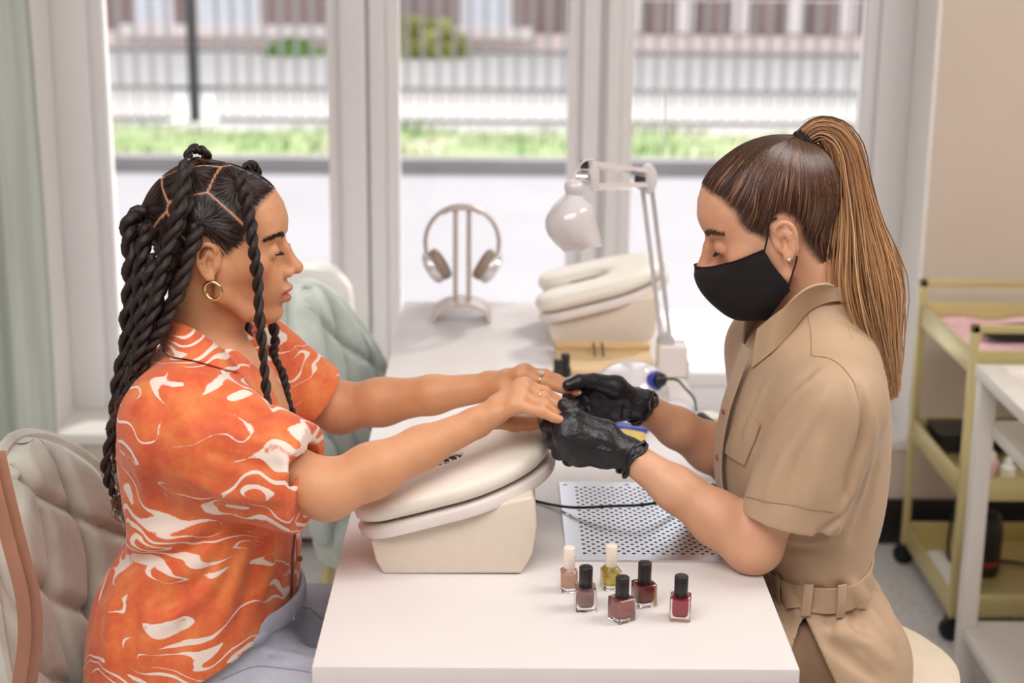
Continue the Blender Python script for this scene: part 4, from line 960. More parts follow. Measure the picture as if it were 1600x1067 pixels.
def m_braid(name, c0, c1):
    t = NT(name); co = t.coord((1, 1, 1), 'UV'); mp = t.n('ShaderNodeMapping'); mp.inputs['Scale'].default_value = (26, 1.6, 1); t.l(co, mp.inputs[0]); a = t.noise(mp.outputs[0], 1.0, 3, .6)
    t.l(t.ramp(a, [(.3, srgb(*c0)), (.75, srgb(*c1))]), t.b.inputs['Base Color']); t.set(Roughness=.42); t.bump(a, .8, .0016); return t.m
M['eye'] = m_eye(); M['lash'] = mat('dark_lashes', (24, 16, 14), .6)
def strand_paths(S, fr, seeds, roots, n=14, lift=.0012, bow=.0, free=1.0):
    """comb strands from seed to root over the skull surface"""
    t = np.linspace(0, 1, n)[None, :, None]; p = seeds[:, None]*(1-t)+roots[:, None]*t
    p = p+bow*np.sin(math.pi*t)*fr.A[2]*fr.sc; sh = p.shape; q = p.reshape(-1, 3)
    q = S.project(q, lift, 4)
    w_ = np.clip((t-free)/(1-free+1e-9), 0, 1)**1.5 if free < 1 else 0*t
    return q.reshape(sh)*(1-w_)+p*w_

# ------------------------------------------------------------------ the client
YC = .43
cl = empty('person', (-.43, YC, 0), 'seated person in an orange patterned shirt with long dark twisted braids', 'person')
M['skinA'] = m_skin('client_skin', (216, 158, 118), (202, 142, 102), (176, 92, 84), (34, 22, 20))
HA = P(347, 392, Y=YC); ta = math.radians(6)
frA = Fr(HA, (math.cos(ta), 0, -math.sin(ta)), (0, 1, 0), (math.sin(ta), 0, math.cos(ta)), .0102)
SHa, ELa, WRa = P(282, 664, Y=.290), P(514, 766, Y=.225), P(744, 661, Y=.325)         # near (right) arm
SHb, ELb, WRb = P(282, 664, Y=.290)*V(1, 0, 1)+V(.05, .575, .005), P(532, 637, Y=.605), P(768, 604, Y=.535)          # far (left) arm
NB = P(322, 545, Y=YC)
def far_near(lst): return [P(*q[:2], Y=q[2]) for q in lst]
mcA = far_near([(820, 603, .372), (815, 606, .352), (812, 620, .333), (805, 634, .316)])
fiA = [far_near([(851, 613, .375), (869, 626, .375), (886, 637, .373)]), far_near([(848, 621, .352), (867, 634, .351), (880, 645, .350)]),
       far_near([(850, 634, .331), (868, 646, .331), (880, 654, .332)]), far_near([(846, 643, .312), (864, 652, .312), (880, 658, .314)])]
thA = far_near([(775, 655, .362), (803, 662, .372), (828, 662, .374), (847, 660, .370)])
mcB = far_near([(814, 586, .500), (818, 583, .522), (820, 582, .543), (818, 584, .562)])
fiB = [far_near([(850, 597, .496), (877, 606, .494), (900, 613, .491)]), far_near([(856, 590, .520), (884, 600, .517), (903, 611, .514)]),
       far_near([(852, 586, .542), (872, 593, .542), (888, 601, .540)]), far_near([(846, 586, .562), (862, 592, .563), (874, 599, .562)])]
thB = far_near([(790, 612, .492), (812, 622, .478), (832, 628, .470), (848, 630, .466)])
S = Sdf(); head_prims(S, frA, lids=.0); nh = len(S.p)
S.cone(frA.world((-2.4, 0, -3.0)), NB+V(-.006, 0, .0), .046, .050, .016); S.cone(frA.world((1.6, 0, -6.6)), NB+V(.016, 0, .02), .020, .034, .02)
S.chain([NB+V(0,0,-.02), P(326, 640, Y=YC), P(330, 800, Y=YC), P(310, 950, Y=YC)], [.050, .105, .10, .12], .03)
for sh_, el_, wr_ in ((SHa, ELa, WRa), (SHb, ELb, WRb)):
    S.cone(NB+V(0, 0, -.05), sh_+V(0, 0, -.015), .042, .040, .03); S.chain([sh_, sh_*.5+el_*.5, el_], [.046, .042, .034], .015)
    S.ell(el_+(sh_-el_)*.04+V(0, 0, -.004), (.034, .034, .034), .02)
    fd = wr_-el_; S.chain([el_, el_+fd*.28, el_+fd*.62, wr_], [.0355, .0345, .0275, .0205], .016)
S.ell(WRa+V(-.004, -.008, .012), (.011, .010, .010), .012); S.ell(WRb+V(-.004, .0, .012), (.012, .010, .010), .012)
hand_prims(S, WRa, mcA, fiA, thA); hand_prims(S, WRb, mcB, fiB, thB)
rootsA_px = [(374, 268, .372), (294, 250, .385), (311, 346, .352), (213, 330, .400), (244, 398, .362)]
rt = [P(a, b, Y=c) for a, b, c in rootsA_px]
rt += [q*V(1, -1, 1)+V(0, 2*YC, 0) for q in rt] + [P(306, 243, Y=YC)]
rt = np.array(rt); rt = rt-(S.ev(rt)-.001)[:, None]*S.grad(rt)
def paintA(v):
    q = frA.loc(v); c = np.zeros((len(v), 3)); hd = np.linalg.norm(q-np.array((0, 0, 2.)), axis=1) < 16
    sm = soft_scalp(q)*hd*(q[:, 2] > -6.5)
    d = np.sort(np.linalg.norm(v[:, None]-rt[None], axis=2), axis=1); part = np.clip(((d[:, 1]-d[:, 0])-.0006)/.0026, 0, 1)
    c[:, 1] = sm*part
    lip = (((q[:, 0]-9.2)/2.0)**2+(q[:, 1]/2.15)**2+((q[:, 2]+4.78)/1.05)**2 < 1) & (q[:, 0] > 8.3); c[:, 0] = lip*.75
    ck = np.exp(-(((q[:, 0]-6.5)/2.2)**2+((np.abs(q[:, 1])-4.6)/2)**2+((q[:, 2]+1.2)/1.8)**2)); tips = np.zeros(len(v))
    for f in fiA+fiB: tips = np.maximum(tips, np.exp(-np.sum((v-f[-1])**2, 1)/.012**2))
    c[:, 2] = np.maximum(ck*hd*.7, tips*.6); return c
body = solid('body', S, .0023, M['skinA'], cl, paintA)
HS = Sdf(); head_prims(HS, frA, lids=.0); HS.cone(frA.world((-2.2, 0, -2.0)), NB, .052, .056, .03)
eye(cl, frA, -1, frA.dirw((1, 0, -.42)), M['eye']); eye(cl, frA, 1, frA.dirw((1, 0, -.42)), M['eye'])
M['nailA'] = mat('natural_nail', (236, 196, 178), .25, var=.02)
nails(cl, [(f[-2], f[-1], (-.1, -.45, 1)) for f in fiA]+[(f[-2], f[-1], (-.1, -.45, 1)) for f in fiB], M['nailA'])
# brows and lashes
def brow(parent, fr, HS_, y, m, pts, n=80, r=.0004):
    sp_ = spline(pts, n); ps, rs = [], []; xs = np.linspace(11, 4, 500)
    for i in range(n):
        d_ = HS_.ev(fr.world(np.c_[xs, np.full(500, sp_[i, 1]), np.full(500, sp_[i, 2])])); sp_[i, 0] = xs[np.argmax(d_ < 0)]
    for i in range(n):
        for k in range(3):
            a = sp_[i]+rng.normal(size=3)*np.array((.05, .05, .14)); b = a+np.array((-.35, .35*y, .16+.1*rng.normal()))*(1-.3*i/n)*1.3*np.array((1, 1, 1))
            w_ = np.stack([fr.world((a*(1-t)+b*t)*np.array((1, 1, 1))) for t in np.linspace(0, 1, 5)]); ps.append(w_); rs.append(np.linspace(r, r*.3, 5))
    q = np.array(ps); sh = q.shape; q = HS_.project(q.reshape(-1, 3), .0009, 6)
    return fast_tubes('eyebrow', q.reshape(sh), np.array(rs), m, parent, 3)
for y in (-1, 1): brow(cl, frA, HS, y, M['lash'], [(8.3, y*1.5, 3.35), (8.0, y*2.8, 3.75), (7.0, y*4.2, 3.7), (6.0, y*5.2, 3.2)])
def lashes(parent, fr, y, m, down, n=26):
    ps = []; c = np.array((6.75, y*3.05, 1.25))
    for a in np.linspace(-.85, .85, n):
        d0 = np.array((math.cos(a)*math.cos(down), y*math.sin(a), -math.sin(down)*math.cos(a)))
        p0 = c+nrm(d0)*1.26; ps.append([fr.world(p0+nrm(d0)*t*.75+np.array((0, 0, (.2*t*t-.16*t)*math.cos(a)))) for t in np.linspace(0, 1, 5)])
    return fast_tubes('eyelashes', np.array(ps), np.tile(np.linspace(.00035, .0001, 5), (n, 1)), m, parent, 3)
for y in (-1, 1): lashes(cl, frA, y, M['lash'], .05)
# hair combed to the root of each braid
M['hairA'] = m_hair('dark_brown_hair', (26, 17, 16), (42, 27, 24), (66, 42, 36), .36)
def scalp_seeds(v, fr, n, rgen):
    l = fr.loc(v); j = rgen.normal(size=(len(v), 3))*np.array((.22, 0, .22)); ok = scalp_mask(l+j) & (l[:, 2] > -6.2) & (np.linalg.norm(l-np.array((-1.2, 0, 4)), axis=1) < 12.6) & (np.abs(l[:, 1]) < 7.35) & ~((l[:, 0] > -3.6) & (l[:, 2] < -1.0))
    return rgen.permutation(v[ok])[:n]
sd_ = scalp_seeds(VERT[body.name], frA, 4200, rng); dd = np.linalg.norm(sd_[:, None]-rt[None], axis=2); ds = np.sort(dd, 1); keep = (ds[:, 1]-ds[:, 0] > .0018); sd_ = sd_[keep]; who = dd[keep].argmin(1)
pth = strand_paths(HS, frA, sd_, rt[who]+rng.normal(size=sd_.shape)*.0018, 12, .0012)
n_ = len(sd_); L_ = np.linalg.norm(sd_-rt[who], axis=1); rise = (np.linspace(0, 1, 12)**3)[None, :, None]*.006*np.clip(L_/.04, 0, 1)[:, None, None]
gv = HS.grad(rt[who]); pth = pth+rise*gv[:, None]
fast_tubes('combed_hair', pth, np.tile(np.r_[np.linspace(.0003, .0011, 6), np.linspace(.0011, .0009, 6)], (n_, 1)), M['hairA'], cl, 4, np.tile(rng.random(n_)[:, None], (1, 12)))
M['braid'] = m_braid('twisted_braid_hair', (17, 11, 10), (52, 33, 28))
def rope(parent, pts, r0, r1, pitch=.030, strands=2, m=None, name='braid', tail=True):
    p = np.asarray(pts, float); L = np.linalg.norm(np.diff(p, axis=0), axis=1).sum(); n = max(30, int(L/.0035)); p = spline(p, n); T, N, B = frames(p, (0, -1, .1))
    s_ = np.linspace(0, 1, n); r = (r0+(r1-r0)*s_)*.90*(1+.07*np.sin(s_*L*95+L*400)+.05*np.sin(s_*L*230+L*900)); ln = s_*L; p = p+N*(.0022*np.sin(s_*L*60+L*777)*np.clip(s_*6, 0, 1))[:, None]; ph = np.cumsum(np.r_[0, np.diff(ln)]/(pitch*(.62+.38*(1-s_)))) * math.pi*2/1.0
    k = 10; V_, F_, UV = [], [], []; base = 0
    for st_ in range(strands):
        a = ph*.5*2/strands+st_*2*math.pi/strands; off = np.cos(a)[:, None]*N+np.sin(a)[:, None]*B; c = p+off*(r*.50)[:, None]
        rr = r*.60*(1+.05*np.sin(ln*700+st_)); cap = np.clip(np.minimum(np.arange(n), np.arange(n)[::-1])/3, .25, 1); rr = rr*cap
        Tt = np.gradient(c, axis=0); Tt = nrm_rows(Tt); N2 = np.cross(Tt, off); N2 = nrm_rows(N2); B2 = np.cross(Tt, N2)
        u = np.linspace(0, 2*math.pi, k, endpoint=False); v = c[:, None]+rr[:, None, None]*(np.cos(u)[None, :, None]*N2[:, None]+np.sin(u)[None, :, None]*B2[:, None])
        V_.append(v.reshape(-1, 3))
        for i in range(n-1):
            for j in range(k):
                F_.append((base+i*k+j, base+i*k+(j+1) % k, base+(i+1)*k+(j+1) % k, base+(i+1)*k+j)); UV += [(j/k, ln[i]*60), ((j+1)/k, ln[i]*60), ((j+1)/k, ln[i+1]*60), (j/k, ln[i+1]*60)]
        base += n*k
    org = WL[parent.name]; me = mesh(name, np.vstack(V_), F_, m or M['braid'], o=org); uv = me.uv_layers.new(name='uv'); uv.data.foreach_set('uv', np.array(UV, np.float32).ravel())
    ob = link(name, me, parent); WL[ob.name] = org
    if tail:                                            # loose curly end
        ps = []; e = p[-1]; t = T[-1]
        for i in range(26):
            a, b = rng.normal(size=2)*r1*.5; w_ = rng.random()*6; s2 = np.linspace(0, 1, 12); Lt = .022+.02*rng.random()
            ps.append(e+np.outer(s2*Lt, t)+np.outer(np.full(12, a)*(1+s2*.8)+.0035*np.sin(s2*9+w_), N[-1])+np.outer(np.full(12, b)*(1+s2*.8)+.0035*np.cos(s2*9+w_), B[-1]))
        fast_tubes('braid_end', np.array(ps), np.tile(np.linspace(.0007, .00035, 12), (26, 1)), M['hairEnd'], ob, 3, np.full((26, 12), .5))
    return ob
M['hairEnd'] = m_hair('reddish_braid_ends', (70, 42, 32), (104, 66, 48), (120, 80, 60), .5)
def br(lst, r0, r1, **k): return rope(cl, [P(a, b, Y=c) for a, b, c in lst], r0, r1, **k)
br([(374, 266, .372), (379, 290, .358), (385, 318, .350), (391, 350, .344), (396, 385, .341), (401, 425, .340), (404, 470, .340), (408, 520, .338), (412, 570, .335), (417, 620, .330), (424, 672, .322)], .0112, .0062, pitch=.026, tail=False)
br([(392, 300, .52), (388, 400, .525), (384, 480, .51), (388, 520, .49), (399, 556, .47), (412, 590, .455), (427, 622, .445), (440, 648, .44)], .0085, .006, pitch=.022, tail=False)
br([(404, 300, .52), (415, 400, .53), (422, 480, .515), (430, 530, .50), (428, 558, .49), (442, 585, .48), (449, 620, .47), (457, 655, .465), (462, 690, .46)], .0090, .0062, pitch=.024, tail=False)
br([(294, 250, .383), (289, 275, .362), (285, 305, .350), (277, 338, .343), (267, 370, .339), (258, 402, .337), (250, 435, .335), (241, 470, .333), (232, 505, .333), (221, 540, .335), (208, 580, .338), (198, 620, .343)], .0118, .0095, pitch=.032)
br([(311, 347, .350), (306, 368, .340), (298, 392, .335), (290, 420, .333), (281, 450, .331), (270, 478, .330), (257, 505, .331), (243, 530, .334), (229, 556, .338), (214, 590, .343), (203, 630, .35)], .0112, .009, pitch=.030)
br([(228, 338, .395), (212, 335, .386), (203, 352, .378), (201, 378, .373), (202, 410, .370), (203, 445, .369), (201, 480, .369), (197, 515, .370), (192, 550, .371), (187, 585, .372), (181, 620, .374), (176, 655, .377), (171, 690, .380), (167, 725, .383), (171, 755, .386), (178, 778, .388)], .0135, .0075, pitch=.036)
br([(246, 396, .362), (238, 420, .350), (231, 450, .346), (225, 480, .345), (219, 510, .346), (212, 545, .348), (205, 580, .352), (199, 615, .356), (194, 650, .362), (190, 685, .368), (189, 720, .372), (193, 752, .376)], .0125, .0070, pitch=.034)
br([(262, 392, .352), (254, 430, .343), (246, 465, .341), (237, 500, .342), (228, 535, .345), (218, 570, .350), (208, 606, .356), (198, 640, .364)], .0125, .0095, pitch=.034)
br([(225, 330, .47), (212, 370, .455), (214, 420, .44), (214, 470, .42), (209, 520, .41), (202, 570, .405), (193, 620, .40), (185, 670, .40), (181, 720, .40)], .0130, .008, pitch=.036)
br([(236, 420, .40), (226, 470, .39), (218, 520, .385), (209, 570, .385), (200, 620, .385), (190, 680, .385)], .0135, .009, pitch=.034)
br([(283, 430, .352), (270, 468, .345), (256, 496, .345), (238, 524, .347), (224, 560, .35)], .0105, .009, pitch=.03)
br([(236, 352, .372), (226, 380, .362), (220, 415, .358), (217, 455, .357), (212, 500, .358), (206, 545, .360), (199, 590, .364), (191, 640, .370)], .0128, .009, pitch=.034)
br([(300, 300, .36), (280, 350, .350), (268, 392, .346), (258, 432, .343), (248, 470, .341)], .0105, .0095, pitch=.03, tail=False)
rope(cl, [P(292, 250, Y=.42), P(296, 238, Y=.43), P(305, 234, Y=.44), P(316, 238, Y=.44), P(322, 246, Y=.45), P(318, 252, Y=.47)], .0078, .0068, pitch=.016, tail=False)
rope(cl, [P(384, 262, Y=.45), P(390, 258, Y=.47), P(398, 266, Y=.49), P(402, 285, Y=.51)], .0075, .007, pitch=.02, tail=False)
# gold hoop earring and rings
M['jewel'] = mat('polished_gold', (234, 206, 148), .2, 1, var=.03)
def torus(name, parent, c, n_axis, R, r, m, flat=1, ang=(0, 2*math.pi)):
    ax = nrm(n_axis); x = nrm(np.cross(ax, (0.1, 0.3, 1))); y = np.cross(ax, x); a = np.linspace(*ang, 49); p = c+R*(np.cos(a)[:, None]*x+np.sin(a)[:, None]*y)
    return put(name, MB().tube(p, r, 10, up=ax, flat=flat, cap=abs(ang[1]-ang[0]) < 6.2), m, parent)
lobe = frA.world((-.17, -7.4, -2.6)); torus('hoop_earring', cl, lobe+V(.004, -.004, -.0115), (.35, 1, .12), .0125, .0026, M['jewel'])
tt_ = fiA[1][0]-mcA[1]; torus('ring', cl, mcA[1]+tt_*.80, tt_, .0098, .0011, M['jewel'])
tt_ = fiB[0][0]-mcB[0]; rg = torus('ring', cl, mcB[0]+tt_*.80, tt_, .0102, .0012, M['jewel'], 1.5)
put('stone', MB().lathe([(.0046, -.001), (.0052, .0008), (.0046, .0026), (.002, .003)], o=mcB[0]+tt_*.80+V(.002, -.001, .0108), n=20, axis=(.25, -.2, 1)), M['silver'], rg)

# shirt
def m_shirt():
    t = NT('orange_marbled_shirt_cloth'); co = t.coord(); wn = t.n('ShaderNodeTexNoise'); wn.inputs['Scale'].default_value = 5.5; wn.inputs['Detail'].default_value = 2.2; t.l(co, wn.inputs['Vector'])
    ad = t.n('ShaderNodeVectorMath', operation='MULTIPLY_ADD'); t.l(wn.outputs['Color'], ad.inputs[0]); ad.inputs[1].default_value = (.17, .17, .17); t.l(co, ad.inputs[2])
    st_ = t.n('ShaderNodeMapping'); st_.inputs['Rotation'].default_value = (0, math.radians(-38), 0); st_.inputs['Scale'].default_value = (4.6, 5.0, 17.0); t.l(ad.outputs[0], st_.inputs[0])
    f = t.noise(st_.outputs[0], 1.0, 1.0, .45); k = t.math('MULTIPLY', f, 8.5); fr_ = t.math('FRACT', k); d = t.math('ABSOLUTE', t.math('SUBTRACT', fr_, .5))
    wd = t.noise(st_.outputs[0], 1.5, 1.5, .5); rag = t.noise(co, 160, 2, .6)
    wid = t.math('MULTIPLY', t.math('SUBTRACT', wd, .43), 1.0); wid = t.math('ADD', wid, t.math('MULTIPLY', t.math('SUBTRACT', rag, .5), .10))
    s = t.math('MULTIPLY', t.math('SUBTRACT', wid, d), 26, clamp=True)
    blot = t.noise(co, 22, 4, .65); base = t.ramp(blot, [(.3, srgb(212, 84, 54)), (.5, srgb(226, 108, 58)), (.72, srgb(236, 142, 78))])
    t.l(t.mix(s, base, srgb(240, 222, 210)), t.b.inputs['Base Color']); t.set(Roughness=.72); t.b.inputs['Sheen Weight'].default_value = .15
    wv = t.noise(co, 700, 2); t.bump(wv, .12, .0004); return t.m
M['shirt'] = m_shirt()
def rows_from(lst, Y):
    out = []
    for py, b, f, hw in lst:
        B_, F_ = P(b, py, Y=Y), P(f, py, Y=Y); xa, xb = min(B_[0], F_[0]), max(B_[0], F_[0]); out.append((B_[2], (xa+xb)/2, (xb-xa)/2, (xb-xa)/2, hw, Y))
    return out
SS = Sdf()
SS.zloft(rows_from([(532, 268, 380, .075), (548, 246, 396, .105), (572, 220, 414, .140), (610, 200, 436, .165), (660, 191, 452, .172), (710, 191, 462, .168), (760, 198, 468, .165), (800, 205, 465, .166), (836, 203, 461, .172), (872, 180, 458, .184), (915, 156, 457, .194), (960, 146, 454, .200), (1010, 142, 449, .203), (1067, 140, 440, .205), (1110, 140, 436, .205)], YC), .03)
SEa, SEb = P(474, 752, Y=.232), P(494, 622, Y=.605)
DIRa = nrm(SEa-SHa+V(.02, 0, .03)); DIRb = nrm(SEb-SHb+V(0, 0, -.02))
SS.cone(NB+V(-.01, -.03, -.035), SHa+V(.0, .008, .0), .045, .068, .05); SS.capcone(SHa+V(.005, 0, .0), SEa+DIRa*.06, .080, .060, SEa, DIRa, .030)
SS.capcone(SHa*.7+SEa*.3+V(-.01, .02, -.05), SEa+V(-.012, .0, -.026), .055, .042, SEa, DIRa, .03)
SS.cone(NB+V(-.01, .03, -.035), SHb, .045, .066, .05); SS.capcone(SHb, SEb+DIRb*.06, .076, .054, SEb, DIRb, .03)
SS.ell(P(404, 522, Y=YC), (.052, .04, .05), .01, 's')
def q_(a, b, y): return P(a, b, Y=y)
SS.disp = pfolds(SS, [([(345, 590), (400, 630), (455, 690)], .010, .006), ([(330, 600), (370, 650), (430, 700)], .008, -.004), ([(480, 700), (420, 690), (340, 670)], .011, .006), ([(470, 725), (400, 730), (310, 700)], .009, -.004), ([(450, 770), (370, 775), (290, 745)], .012, .007), ([(440, 795), (380, 800), (300, 790)], .008, -.004),
    ([(330, 815), (270, 840), (200, 850)], .014, .013), ([(340, 830), (270, 862), (180, 890)], .009, -.010), ([(345, 840), (290, 890), (180, 915)], .013, .010), ([(360, 840), (320, 920), (250, 980)], .012, .008), ([(350, 850), (300, 930), (220, 960)], .009, -.006), ([(390, 835), (370, 900), (340, 990)], .010, .006), ([(425, 830), (420, 890), (400, 950)], .009, .006), ([(405, 835), (395, 900), (370, 980)], .008, -.005),
    ([(230, 640), (222, 720), (230, 800)], .012, .005), ([(250, 690), (245, 760), (262, 810)], .010, -.004), ([(380, 590), (420, 660), (450, 740)], .008, .005), ([(395, 590), (440, 670), (462, 760)], .006, -.004), ([(170, 930), (175, 990), (160, 1050)], .012, .006), ([(230, 940), (235, 1000), (215, 1050)], .013, .007), ([(280, 900), (290, 960), (290, 1030)], .010, -.005), ([(255, 600), (285, 640), (300, 700)], .010, .004), ([(210, 838), (260, 842), (310, 825)], .007, -.008)])
SS.capcone(SEa-DIRa*.03, SEa+DIRa*.03, .046, .058, SEa+DIRa*.001, DIRa, .003, 's'); SS.capcone(SEb-DIRb*.03, SEb+DIRb*.03, .044, .050, SEb+DIRb*.001, DIRb, .003, 's')
SS.cone(NB+V(0, 0, -.01), NB+V(.0, 0, .08), .060, .068, .006, 's')
def sleeve_cut(B_, d_, R=.095, L=.14):
    d_ = nrm(d_)
    def fn(p):
        q = p-B_; ax = q@d_; rad = np.sqrt(np.maximum(np.einsum('ij,ij->i', q, q)-ax*ax, 0)); return -np.maximum(np.maximum(rad-R, -ax), ax-L)
    return fn
h0, h1 = P(146, 1064, Y=YC), P(432, 938, Y=YC); hd_ = h1-h0; SS.cuts.append(plane(h0, (hd_[2], 0, -hd_[0])))
SS.cuts.append(lambda p: p[:, 2]-(P(322, 524, Y=YC)[2]))
shirt = solid('shirt', SS, .0030, M['shirt'], cl)
# collar, placket, buttons
def sheet(name, A_, B_, m, parent, thick=.002, bul=.004, n=40, k=9):
    A_, B_ = spline(A_, n), spline(B_, n); rows = []
    for t in np.linspace(0, 1, k): rows.append(A_*(1-t)+B_*t+V(0, 0, 1)*bul*math.sin(math.pi*t))
    rows = np.array(rows); du = np.gradient(rows, axis=1); dv = np.gradient(rows, axis=0); N_ = np.cross(du, dv); N_ /= np.linalg.norm(N_, axis=2, keepdims=True)+1e-12
    a, b = rows+N_*thick/2, rows-N_*thick/2; mb = MB(); mb.loft(a, cap=False, closed=False); mb.loft(b[::-1], cap=False, closed=False)
    ring = lambda g: np.vstack([g[0], g[1:, -1], g[-1, ::-1][1:], g[::-1, 0][1:-1]]); mb.loft(np.stack([ring(a), ring(b)]), cap=False); return put(name, mb, m, parent, ang=1.0)
inn = [(246, 506, .43), (262, 504, .385), (292, 510, .358), (325, 530, .352), (352, 552, .365), (370, 572, .392)]
out = [(228, 524, .43), (240, 530, .365), (276, 550, .318), (312, 574, .306), (340, 592, .320), (353, 596, .345)]
pi, po = [P(*a[:2], Y=a[2]) for a in inn], [P(*a[:2], Y=a[2]) for a in out]; mir = lambda L: [q*V(1, -1, 1)+V(0, 2*YC, 0) for q in L]
SSs = Sdf(); SSs.p = SS.p; SSs.disp = SS.disp
col_o = SSs.project(spline(mir(po)[::-1][:-1]+po, 41), .0028, 6); sheet('collar', mir(pi)[::-1][:-1]+pi, list(col_o), M['shirt'], shirt, .003, .010, 90)
pk = [P(372, 574, Y=.425), P(392, 620, Y=.425), P(425, 700, Y=.425), P(452, 770, Y=.425), P(461, 830, Y=.425), P(459, 900, Y=.425), P(452, 950, Y=.42)]
sheet('placket', [q+V(.004, -.018, 0) for q in pk], [q+V(.006, .016, 0) for q in pk], M['shirt'], shirt, .002, 0, 60, 5)
M['button'] = mat('brown_button', (150, 92, 66), .3)
for q in (P(375, 563, Y=.40), P(452, 768, Y=.415)+V(.004, 0, 0), P(456, 871, Y=.405)+V(.008, 0, 0)): put('button', MB().lathe([(.0045, -.001), (.005, 0), (.0042, .0014), (.002, .0012)], o=q+V(.004, -.004, 0), n=16, axis=(.8, -.6, .1)), M['button'], shirt)
tl = [P(427, 926, Y=.47), P(440, 924, Y=.48), P(455, 930, Y=.49)]; tl2 = [P(424, 984, Y=.47), P(440, 978, Y=.48), P(457, 968, Y=.49)]
sheet('shirt_tail', tl, tl2, M['shirt'], shirt, .002, .002, 16, 8)
# jeans
def m_denim(name, c0, c1):
    t = NT(name); co = t.coord((1, 1, 1)); a = t.noise(co, 7, 4, .6); mp = t.n('ShaderNodeMapping'); mp.inputs['Scale'].default_value = (260, 260, 60); t.l(co, mp.inputs[0]); b = t.noise(mp.outputs[0], 1, 2)
    c = t.ramp(a, [(.3, srgb(*c0)), (.7, srgb(*c1))]); t.l(t.mix(t.math('MULTIPLY', b, .25), c, srgb(226, 226, 232)), t.b.inputs['Base Color']); t.set(Roughness=.85); t.bump(b, .35, .0006); return t.m
M['denim'] = m_denim('faded_blue_denim', (152, 159, 180), (196, 198, 210))
J_ = Sdf(); hipc = P(310, 1040, Y=YC)
J_.ell(hipc+V(0, 0, -.01), (.155, .185, .115), .03); J_.zloft([(.50, hipc[0], .15, .15, .18, YC), (.56, hipc[0]+.0, .148, .148, .178, YC), (.62, hipc[0]+.012, .140, .140, .168, YC), (.66, hipc[0]+.02, .132, .13, .160, YC), (.675, hipc[0]+.02, .130, .128, .158, YC)], .03)
for yy, kx, ky, z0 in ((.335, .06, .32, .518), (.53, .06, .56, .532)):
    hp_ = V(hipc[0]+.03, yy, z0); kn = V(kx, ky, .535); an = V(.02, ky+.0, .10); J_.chain([hp_, kn], [.092, .066], .04); J_.chain([kn, an], [.062, .052], .02)
J_.disp = pfolds(J_, [([(330, 1040), (380, 1008), (420, 985)], .010, .009), ([(350, 1045), (400, 1015), (440, 1010)], .008, -.006), ([(395, 1010), (440, 1022), (490, 1030)], .007, .006), ([(390, 1025), (440, 1035), (490, 1042)], .006, -.005), ([(440, 950), (475, 955), (510, 965)], .009, .004), ([(430, 970), (470, 985), (505, 1000)], .009, -.005)])
J_.cuts += [lambda p: p[:, 2]-.655, lambda p: .09-p[:, 2]]
jeans = solid('jeans', J_, .0045, M['denim'], cl)
JS = Sdf(); JS.p = J_.p; JS.disp = J_.disp; JS.cuts = J_.cuts; M['thread'] = mat('denim_thread', (150, 156, 174), .8)
for pts in ([(300, 1060), (350, 1035), (400, 1005), (430, 975)], [(345, 1062), (395, 1042), (445, 1044), (492, 1052)], [(432, 935), (470, 950), (505, 968)]):
    q = spline(np.array(pts, float), 40); put('seam', MB().tube(JS.project(hit(JS, q[:, 0], q[:, 1]), .0002, 4), .0009, 6), M['thread'], jeans)
wb = [(hipc[0]+.018+.137*math.cos(a), YC+.166*math.sin(a), .655+.012*math.cos(a)*0) for a in np.linspace(0, 2*math.pi, 61)]
put('waistband', MB().tube(wb, .016, 12, flat=.35, up=(0, 0, 1)), M['denim'], jeans)
for a in (-1.9, -1.1, -.35, .6): put('belt_loop', MB().box((hipc[0]+.018+.1385*math.cos(a)-.004, YC+.1675*math.sin(a)-.004, .641), (hipc[0]+.018+.1385*math.cos(a)+.004, YC+.1675*math.sin(a)+.004, .661)), M['denim'], jeans, .002)
M['shoe'] = mat('white_canvas_shoe', (228, 224, 220), .7)
def shoe(parent, x, y, d, m):
    rings = []
    for t in np.linspace(0, 1, 14): rings.append([(x+d*(-.07+.25*t), y+.042*math.cos(a)*(1-(2*t-1)**4*.8)**.5, max(.002, .004+(.05+.05*(1-t)**1.5)*(math.sin(a)+.6)*.62*(1-(2*t-1)**6*.7))) for a in np.linspace(0, 2*math.pi, 24, endpoint=False)])
    return put('shoe', MB().loft(rings), m, parent)
shoe(cl, .02, .32, 1, M['shoe']); shoe(cl, .02, .56, 1, M['shoe'])

# ------------------------------------------------------------------ the technician
YT = .45
te = empty('person', (.46, YT, 0), 'seated person in a khaki dress, black face mask and black gloves with a ponytail', 'person')
M['skinB'] = m_skin('technician_skin', (222, 170, 138), (208, 152, 120), (190, 110, 100), (74, 48, 36))
tb_ = math.radians(23); HB = P(1206, 361, Y=YT)
frB = Fr(HB, (-math.cos(tb_), 0, -math.sin(tb_)), (0, 1, 0), (-math.sin(tb_), 0, math.cos(tb_)), .0105)
SHc, ELc, WRc = P(1298, 632, Y=.305), P(1177, 850, Y=.302), P(982, 711, Y=.350)      # near (left) arm
SHd, ELd, WRd = P(1298, 632, Y=.305)*V(1, 0, 1)+V(-.03, .595, .0), P(1152, 724, Y=.625), P(996, 632, Y=.525)        # far (right) arm
NBt = P(1283, 508, Y=YT)
mcC = far_near([(886, 664, .322), (886, 682, .314), (893, 698, .314), (905, 710, .320)])
fiC = [far_near([(855, 665, .340), (850, 657, .375), (862, 650, .400)]), far_near([(864, 690, .332), (858, 678, .368), (868, 668, .400)]),
       far_near([(874, 707, .334), (868, 694, .368), (878, 684, .396)]), far_near([(889, 718, .340), (884, 708, .368), (892, 698, .390)])]
